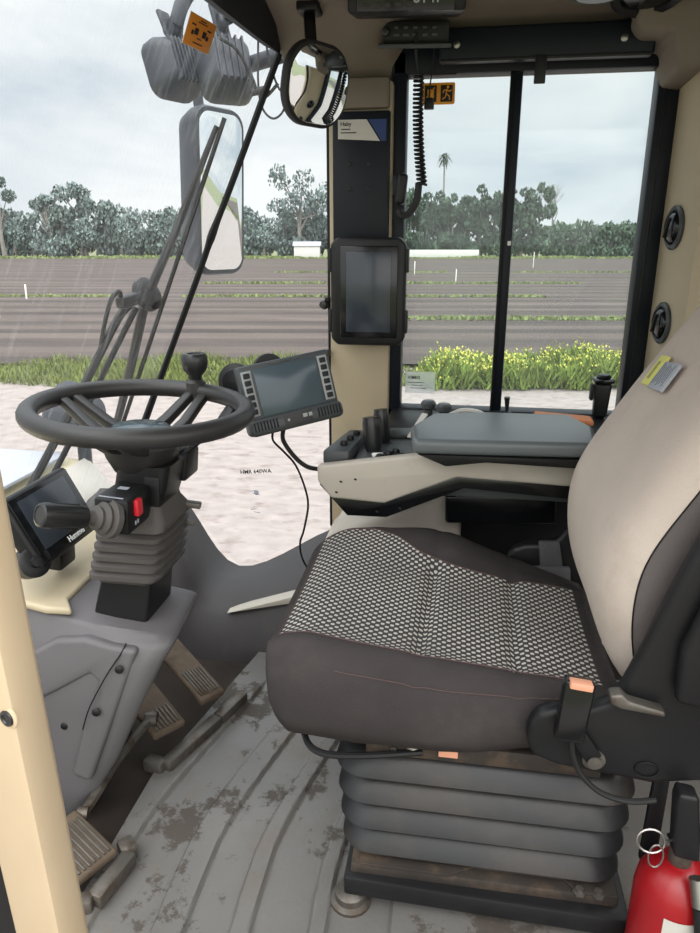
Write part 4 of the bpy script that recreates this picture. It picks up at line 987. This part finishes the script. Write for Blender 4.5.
B().tube([(-.545, 2.03, 1.60), (-.535, 2.03, 1.54), (-.51, 2.04, 1.48), (-.485, 2.04, 1.52), (-.495, 2.04, 1.60)], .003, 6).done('cable', MT['rubber'], t)
B().cyl((-.595, 2.04, 1.478), (-.545, 2.05, 1.488), .010, bev=.002).done('connector', MT['rubber'], t)
# hood in front of the windshield and a lamp on it
t = thing('tractor_hood', 'cream hood of the machine seen through the foot of the windshield', 'hood', (-1.4, 1.7, -.4))
B().prism([(-1.13, 2.08, .300), (-1.22, 2.08, .405), (-1.50, 2.08, .43), (-2.0, 2.08, .36), (-2.1, 2.08, -.3), (-1.2, 2.08, -.3)], (0, -1.3, 0), .03, 3).done('hood_shell', MT['hood'], t)
b = B(); b.prism([(-1.118, 2.06, .306), (-1.212, 2.06, .416), (-1.216, 2.06, .411), (-1.126, 2.06, .300)], (0, -.42, 0), .001); b.done('pale_flank_panel', MT['paper'], t)
b = B(); b.prism([(-1.24, 2.0, .435), (-1.24, 1.5, .435), (-1.60, 1.5, .44), (-1.60, 2.0, .44)], (0, 0, .012), .004); b.done('hood_panel', MT['lightgrey'], t)
t = thing('round_road_lamp', 'grey rounded lamp housing on the hood seen below the steering wheel rim', 'lamp', (-1.22, 2.05, .42))
B().lathe([(.02, -.09), (.075, -.06), (.105, 0), (.11, .04), (.10, .055), (.0, .06)], (-1.24, 2.08, .55), (-.9, .2, .1), 28, sx=1., sy=.95).done('lamp_bowl', MT['ext'], t)
B().cyl((-1.22, 2.06, .30), (-1.22, 2.07, .48), .022).done('stalk', MT['ext'], t)

# ------------------------------------------------------------------ land
GZ = -1.8
soil = M('ploughed_soil', (80, 71, 67), .95, var=.22, vs=.5, bump=.6, bs=3, dirt=((98, 88, 83), .5, .7, .15, .6), stretch=(.25, 1.6, 1))
track = M('dirt_track', (148, 139, 135), .95, var=.14, vs=5, bump=.5, bs=8, dirt=((112, 98, 92), .52, .68, 4.0, .75), stretch=(.8, 1.2, 1))
def flat(name, mat, u0, u1, d0, d1, z, n=1):
    return B().grid(lambda a, b_: W(u0+(u1-u0)*a, d0+(d1-d0)*b_, z), n, n).done(name, mat)
struct(flat('ground', M('meadow_ground', (110, 116, 84), .95, var=.2, vs=.3), -700, 700, -400, 900, GZ-.12, 1))
struct(flat('ground.001', track, -40, 40, -6, 17.2, GZ, 1))
rows = []
fb = B()
dd = []; d = 16.6
while d < 121:
    st_ = .16+.0016*d; dd.append(d); d += st_
def fz(d, u): return GZ+.02+.075*(.5+.5*math.sin(2*PI*d/.95))+.05*(.5+.5*math.sin(2*PI*d/5.7+1.0))
nu = 40
t_ = bmesh.new(); G = [[t_.verts.new(W(-130+260*i/nu, d+.25*pnoise(V((i*.8, d*.02, 3))), fz(d, 0))) for i in range(nu+1)] for d in dd]
for a, b_ in zip(G, G[1:]):
    for i in range(nu): t_.faces.new((a[i], a[i+1], b_[i+1], b_[i]))
fb._merge(t_)
fld = fb.done('ground.002', soil, ang=80); struct(fld)
# furrow shading put into the soil colour as dark and light row stripes
nt = soil.node_tree; N = nt.nodes; L = nt.links; p = N['Principled BSDF']; src = p.inputs['Base Color'].links[0].from_socket
tc = [n for n in N if n.type == 'TEX_COORD'][0]; mp = N.new('ShaderNodeMapping'); mp.inputs['Rotation'].default_value = (0, 0, -YAW)
L.new(tc.outputs['Object'], mp.inputs[0])
wv = N.new('ShaderNodeTexWave'); wv.bands_direction = 'Y'; wv.inputs['Scale'].default_value = .11; wv.inputs['Distortion'].default_value = 5; wv.inputs['Detail'].default_value = 4; wv.inputs['Detail Scale'].default_value = .7; wv.inputs['Detail Roughness'].default_value = .7
mp2 = N.new('ShaderNodeMapping'); mp2.inputs['Scale'].default_value = (.06, 1, 1); L.new(mp.outputs[0], mp2.inputs[0]); L.new(mp2.outputs[0], wv.inputs['Vector'])
mx = N.new('ShaderNodeMix'); mx.data_type = 'RGBA'; mx.blend_type = 'MULTIPLY'; mx.inputs['Factor'].default_value = .75
rp = N.new('ShaderNodeValToRGB'); rp.color_ramp.elements[0].color = (.45, .44, .45, 1); rp.color_ramp.elements[1].color = (1.25, 1.22, 1.2, 1)
L.new(wv.outputs['Fac'], rp.inputs[0]); L.new(src, mx.inputs[6]); L.new(rp.outputs[0], mx.inputs[7]); L.new(mx.outputs[2], p.inputs['Base Color'])

def blades(count, ufun, dfun, hfun, wid, lean=.4, z0=GZ, flowers=None, leafy=1):
    t_ = bmesh.new(); fm = []
    for _ in range(count):
        u = ufun(); d = dfun(u); h = hfun(u)*random.uniform(.55, 1.1)
        if h <= 0: continue
        for _k in range(leafy):
            a = random.uniform(0, 2*PI); w = wid*random.uniform(.6, 1.3)
            f0 = random.uniform(0, .6) if leafy > 1 else 0; hh = h*random.uniform(.35, .5) if leafy > 1 else h
            c = W(u, d, z0+h*f0)+V((random.uniform(-.12, .12), random.uniform(-.12, .12), 0))*(1 if leafy > 1 else .3)
            s_ = V((math.cos(a), math.sin(a), 0))*w; l = V((random.uniform(-1, 1), random.uniform(-1, 1), 0))*lean*hh+V((0, 0, hh))
            q = [t_.verts.new(c-s_*.5), t_.verts.new(c+s_*.5), t_.verts.new(c+l*.6+s_*.55), t_.verts.new(c+l), t_.verts.new(c+l*.6-s_*.55)]
            t_.faces.new(q)
        if flowers and random.random() < flowers(u):
            for _k in range(6):
                c = W(u, d, z0+h*random.uniform(.75, 1.12))+V((random.uniform(-.13, .13), random.uniform(-.13, .13), 0)); a = random.uniform(0, PI); r = .024
                n1 = V((math.cos(a), math.sin(a), random.uniform(-.5, .5)))*r; n2 = V((-math.sin(a)*.5, math.cos(a)*.5, .9))*r
                f = t_.faces.new([t_.verts.new(c+n1), t_.verts.new(c+n2), t_.verts.new(c-n1), t_.verts.new(c-n2)]); f.material_index = 1
    b = B(); me = bpy.data.meshes.new('x'); t_.to_mesh(me); t_.free(); b.bm.from_mesh(me); bpy.data.meshes.remove(me); return b
def nz(u, s_=.6, o=0): return pnoise(V((u*s_, o, .3)))
tag(blades(16000, lambda: random.uniform(-16, 2.2) if random.random() < .8 else random.uniform(9, 40), lambda u: random.uniform(14.5, 17.4)+.6*nz(u, .4, 2), lambda u: .24+.30*nz(u, .9), .035, .6).done('track_grass', MT['grass'], flat=True), 'rough green grass strip along the far edge of the dirt track', 'grass', kind='stuff')
tag(blades(1500, lambda: random.uniform(1.55, 9.5), lambda u: random.uniform(14.0, 15.6), lambda u: (.62+.2*nz(u, .9, 5))*min(1, max(.35, (u-1.4)/.5)),   .045, .7, flowers=lambda u: .65, leafy=18).done('mustard_weeds', [MT['mustard'], MT['flower']], flat=True), 'yellow-flowering mustard weeds along the track outside the side window', 'weeds', kind='stuff')
def rowd(d0): return lambda u: d0+random.uniform(-.35, .35)+.5*nz(u, .12, d0)
b = B()
for d0, cnt, h in ((26.5, 3200, .15), (37.5, 2400, .15), (49, 1500, .18), (66, 900, .2)):
    bb = blades(cnt, lambda: random.uniform(-26, 26) if d0 < 45 else random.uniform(-10, 30), rowd(d0), lambda u: h*(1 if nz(u, .13, d0)+(.28 if u > 2 else -.16) > 0 else .0), .11, .6, z0=GZ+.08)
    me = bpy.data.meshes.new('x'); bb.bm.to_mesh(me); bb.bm.free(); b.bm.from_mesh(me); bpy.data.meshes.remove(me)
tag(b.done('row_weeds', MT['rowweed'], flat=True), 'thin green weed lines between the ploughed rows', 'weeds', kind='stuff')
tag(blades(3800, lambda: random.uniform(-75, 75), lambda u: random.uniform(115, 121), lambda u: .5+.3*nz(u, .1), .5, .4).done('field_edge_grass', MT['rowweed'], flat=True), 'pale green grass margin along the far edge of the field', 'grass', kind='stuff')

# trees ---------------------------------------------------------------
def leafcloud(blobs, n, size):
    t_ = bmesh.new()
    tot = sum(b_[3]**2 for b_ in blobs)
    for cx, cy, cz, r in blobs:
        for _ in range(int(n*r*r/tot)):
            dv = V((random.gauss(0, 1), random.gauss(0, 1), random.gauss(0, 1))).normalized(); rr_ = r*random.uniform(.55, 1.05)
            c = V((cx, cy, cz))+V((dv.x*rr_, dv.y*rr_, dv.z*rr_*.85)); a = V((random.gauss(0, 1), random.gauss(0, 1), random.gauss(0, 1))).normalized(); x, y, z = frame(a)
            s_ = size*random.uniform(.6, 1.3)
            t_.faces.new([t_.verts.new(c+x*s_), t_.verts.new(c+y*s_*.6), t_.verts.new(c-x*s_), t_.verts.new(c-y*s_*.6)])
    b = B(); me = bpy.data.meshes.new('x'); t_.to_mesh(me); t_.free(); b.bm.from_mesh(me); bpy.data.meshes.remove(me); return b
def make_tree(name, label, blobs, trunk, n, size, leaf, group=None):
    t = thing(name, label, 'tree', (0, 0, 0), group)
    leafcloud(blobs, n, size).done('crown', leaf, t, flat=True)
    b = B()
    for pts, r in trunk: b.tube(pts, lambda u: r*(1-.75*u), 6, sm=3)
    b.done('trunk', MT['bark'], t); return t
def dense(h, w):
    bl = []
    for i in range(16):
        f = random.random(); bl.append((random.uniform(-w, w)*(1-.55*f), random.uniform(-w, w)*.6*(1-.5*f), h*(.12+.76*f), w*random.uniform(.32, .5)*(1-.3*f)))
    bl.append((0, 0, h*.93, w*.22)); return bl
def gum(h, w):
    bl = []; tr = [([(0, 0, 0), (.2, 0, h*.35), (-.1, 0, h*.6)], .45)]
    for i in range(9):
        a = random.uniform(0, 2*PI); r = w*random.uniform(.2, 1); z = h*random.uniform(.55, .95); x, y = r*math.cos(a), r*math.sin(a)*.6
        bl.append((x, y, z, w*random.uniform(.22, .36))); tr.append(([(0, 0, h*random.uniform(.3, .5)), (x*.6, y*.6, z*.85), (x, y, z)], .16))
    return bl, tr
LB = 'dark green tree in the dense row beyond the field'
prot = [make_tree('screen_tree', LB, dense(9.4, 3.4), [([(0, 0, 0), (0, 0, 6)], .3)], 2200, .34, MT['leaf'][k], 'trees of the dense row beyond the field') for k in (0, 0, 1)]
def place(o, u, d, s_=1, sz=1, label=None, group=None):
    o.location = W(u, d, GZ-.1); o.scale = (s_, s_, s_*sz); o.rotation_euler = (0, 0, random.choice((0, PI, .4, 2.7)))
    if label: o['label'] = label
    if group: o['group'] = group
used = set()
def inst(proto, *a, **k):
    o = proto if proto.name not in used else copy_tree(proto)
    used.add(proto.name); place(o, *a, **k); return o
u = 6.0; i = 0
while u < 33.5:
    inst(prot[i % 3], u, 127+random.uniform(-2, 3), random.uniform(.95, 1.05), random.uniform(1.12, 1.26)); u += random.uniform(1.9, 2.9); i += 1
LH = 'clipped low green hedge tree at the right of the row beyond the field'
u = 34.5
hp_ = make_tree('hedge_tree', LH, [(random.uniform(-2.6, 2.6), random.uniform(-1.5, 1.5), random.uniform(.8, 5.1), 1.2) for _ in range(26)], [([(0, 0, 0), (0, 0, 4)], .25)], 1500, .36, MT['leaf'][1], 'clipped hedge trees beyond the field')
while u < 66: inst(hp_, u, 124+random.uniform(-1, 1), 1.0, random.uniform(.97, 1.05)); u += 3.1
LL = 'hazy grey-green bushy tree in the tree line beyond the windshield'
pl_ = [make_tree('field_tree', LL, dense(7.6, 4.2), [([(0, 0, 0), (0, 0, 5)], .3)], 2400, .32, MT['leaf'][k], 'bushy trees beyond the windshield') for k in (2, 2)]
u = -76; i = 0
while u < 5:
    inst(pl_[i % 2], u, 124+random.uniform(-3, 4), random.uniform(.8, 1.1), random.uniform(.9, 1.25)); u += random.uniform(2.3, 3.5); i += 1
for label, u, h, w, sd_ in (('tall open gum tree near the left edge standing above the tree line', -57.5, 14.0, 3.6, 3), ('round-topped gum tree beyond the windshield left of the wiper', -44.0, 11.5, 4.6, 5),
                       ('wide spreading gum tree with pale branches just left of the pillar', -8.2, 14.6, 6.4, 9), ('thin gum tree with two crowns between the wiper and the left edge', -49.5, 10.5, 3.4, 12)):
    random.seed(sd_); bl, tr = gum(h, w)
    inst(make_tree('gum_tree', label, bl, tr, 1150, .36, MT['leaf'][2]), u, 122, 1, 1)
random.seed(21)
# palm
t = thing('palm_tree', 'tall thin palm rising above the trees in the left window pane', 'tree', W(16.4, 132, GZ))
o = V(t.location)
B().tube([o, o+V((.1, 0, 8)), o+V((0, 0, 16.2))], .15, 8).done('trunk', MT['bark'], t)
b = B()
for k in range(46):
    a = random.uniform(0, 2*PI); e = random.uniform(-.9, 1.25); L_k = random.uniform(1.1, 1.7); c = o+V((0, 0, 16.3)); dv = V((math.cos(a), math.sin(a), 0))
    p1 = c+dv*L_k*.5*math.cos(e)+V((0, 0, L_k*.5*math.sin(e)+.25)); p2 = c+dv*L_k*math.cos(e)+V((0, 0, L_k*math.sin(e)-.45)); s_ = V((-dv.y, dv.x, 0))*.17
    b.loft([[c-s_*.3, c+s_*.3], [p1-s_, p1+s_], [p2-s_*.2, p2+s_*.2]], closed=False, caps=False)
b.done('frond', MT['leaf'][0], t, flat=True)
# bare tree
t = thing('bare_tree', 'leafless branching tree rising above the hedge', 'tree', W(35.6, 130, GZ)); o = V(t.location); b = B(); random.seed(4)
def branch(p, dv, L_k, r, dep):
    q = p+dv*L_k; b.tube([p, p.lerp(q, .5)+V((random.uniform(-.1, .1), 0, random.uniform(-.1, .1)))*L_k, q], lambda u: r*(1-.4*u), 5, sm=2)
    if dep:
        for _ in range(3): branch(q, (dv+V((random.uniform(-.95, .95), random.uniform(-.5, .5), random.uniform(-.1, .4)))).normalized(), L_k*random.uniform(.6, .8), r*.55, dep-1)
branch(o, V((0, 0, 1)), 4.4, .22, 4); b.done('branches', MT['bark'], t)
random.seed(33)
# pegs and the far wall
for px_u, d, h, lab in ((-13.3, 27, .85, 'white marker peg in the field at the far left'), (-16.2, 36, .7, 'short white marker peg further left beside the taller one'), (7.3, 50, .9, 'white marker peg in the field near the window divider'),
                        (19.6, 78, 1.6, 'white marker peg in the field close to the right window frame'), (5.5, 62, 1.1, 'white marker peg in the field seen in the left pane'), (1.02, 25.5, .45, 'low white marker in the soil at the left pane')):
    tag(B().bar(W(px_u, d, GZ), W(px_u+.02, d, GZ+.1+h), .07 if d < 60 else .14, .07, bev=.01).done('field_peg', MT['peg']), lab, 'peg', 'marker pegs in the field')
tag(B().bar(W(8, 119.5, GZ+.75), W(21, 119.5, GZ+.75), .2, 1.3, bev=.02).done('boundary_wall', MT['shed']), 'low pale wall at the foot of the tree row', 'wall', kind='thing')
t = thing('field_shed', 'small pale shed under the spreading gum tree', 'shed', W(-7.2, 120, GZ))
B().box(W(-7.0, 120, GZ+1.0), (4.2, 2, 2.0), (0, 0, 9), .02).done('wall', MT['shed'], t)
B().prism([W(-9.3, 118.8, GZ+2), W(-9.3, 120, GZ+2.7), W(-9.3, 121.2, GZ+2)], RT*4.6, .02).done('roof', MT['lightgrey'], t)

# ================================================================== SKY AND DAYLIGHT
w = bpy.data.worlds.new('overcast_sky'); S.world = w; w.use_nodes = True
nt = w.node_tree; N = nt.nodes; L = nt.links; bg = N['Background']
tc = N.new('ShaderNodeTexCoord'); mp = N.new('ShaderNodeMapping'); mp.inputs['Scale'].default_value = (2.2, 2.2, 7.5)
L.new(tc.outputs['Generated'], mp.inputs[0])
n1 = N.new('ShaderNodeTexNoise'); n1.inputs['Scale'].default_value = 1.15; n1.inputs['Detail'].default_value = 6; n1.inputs['Roughness'].default_value = .52; n1.inputs['Distortion'].default_value = .5
L.new(mp.outputs[0], n1.inputs['Vector'])
rp = N.new('ShaderNodeValToRGB'); cr = rp.color_ramp
cr.elements[0].position = .33; cr.elements[0].color = tuple(x*1.06 for x in lin((204, 216, 226)))+(1,)
cr.elements[1].position = .62; cr.elements[1].color = tuple(x*1.12 for x in lin((243, 246, 247)))+(1,)
e = cr.elements.new(.47); e.color = tuple(x*1.08 for x in lin((228, 235, 240)))+(1,)
L.new(n1.outputs['Fac'], rp.inputs[0])
# extra sky glow added high behind the open door to brighten the cab
vd = N.new('ShaderNodeVectorMath'); vd.operation = 'DOT_PRODUCT'; vd.inputs[1].default_value = V((.25, -.72, .65)).normalized()
nv = N.new('ShaderNodeVectorMath'); nv.operation = 'NORMALIZE'; L.new(tc.outputs['Generated'], nv.inputs[0]); L.new(nv.outputs[0], vd.inputs[0])
mr = N.new('ShaderNodeMapRange'); mr.interpolation_type = 'SMOOTHSTEP'; mr.inputs['From Min'].default_value = .15; mr.inputs['From Max'].default_value = 1.; mr.inputs['To Min'].default_value = 1.; mr.inputs['To Max'].default_value = 2.6
L.new(vd.outputs['Value'], mr.inputs[0])
sb_ = N.new('ShaderNodeMath'); sb_.operation = 'SUBTRACT'; sb_.inputs[1].default_value = 1.; L.new(mr.outputs[0], sb_.inputs[0])
ml = N.new('ShaderNodeVectorMath'); ml.operation = 'SCALE'; ml.inputs[0].default_value = (.85, .81, .765); L.new(sb_.outputs[0], ml.inputs['Scale'])
al = N.new('ShaderNodeVectorMath'); al.operation = 'ADD'; L.new(rp.outputs[0], al.inputs[0]); L.new(ml.outputs[0], al.inputs[1])
sz = N.new('ShaderNodeSeparateXYZ'); L.new(nv.outputs[0], sz.inputs[0])     # overcast sky grows brighter towards the zenith
mz = N.new('ShaderNodeMapRange'); mz.interpolation_type = 'SMOOTHSTEP'; mz.inputs['From Min'].default_value = .30; mz.inputs['From Max'].default_value = .85; mz.inputs['To Min'].default_value = 1.; mz.inputs['To Max'].default_value = 2.6
L.new(sz.outputs[2], mz.inputs[0])
zs = N.new('ShaderNodeVectorMath'); zs.operation = 'SCALE'; L.new(al.outputs[0], zs.inputs[0]); L.new(mz.outputs[0], zs.inputs['Scale'])
L.new(zs.outputs[0], bg.inputs['Color']); bg.inputs['Strength'].default_value = 1.0
S.view_settings.view_transform = 'Standard'; S.view_settings.look = 'None'; S.view_settings.gamma = 1; S.view_settings.use_curve_mapping = False
S.view_settings.exposure = 0.0
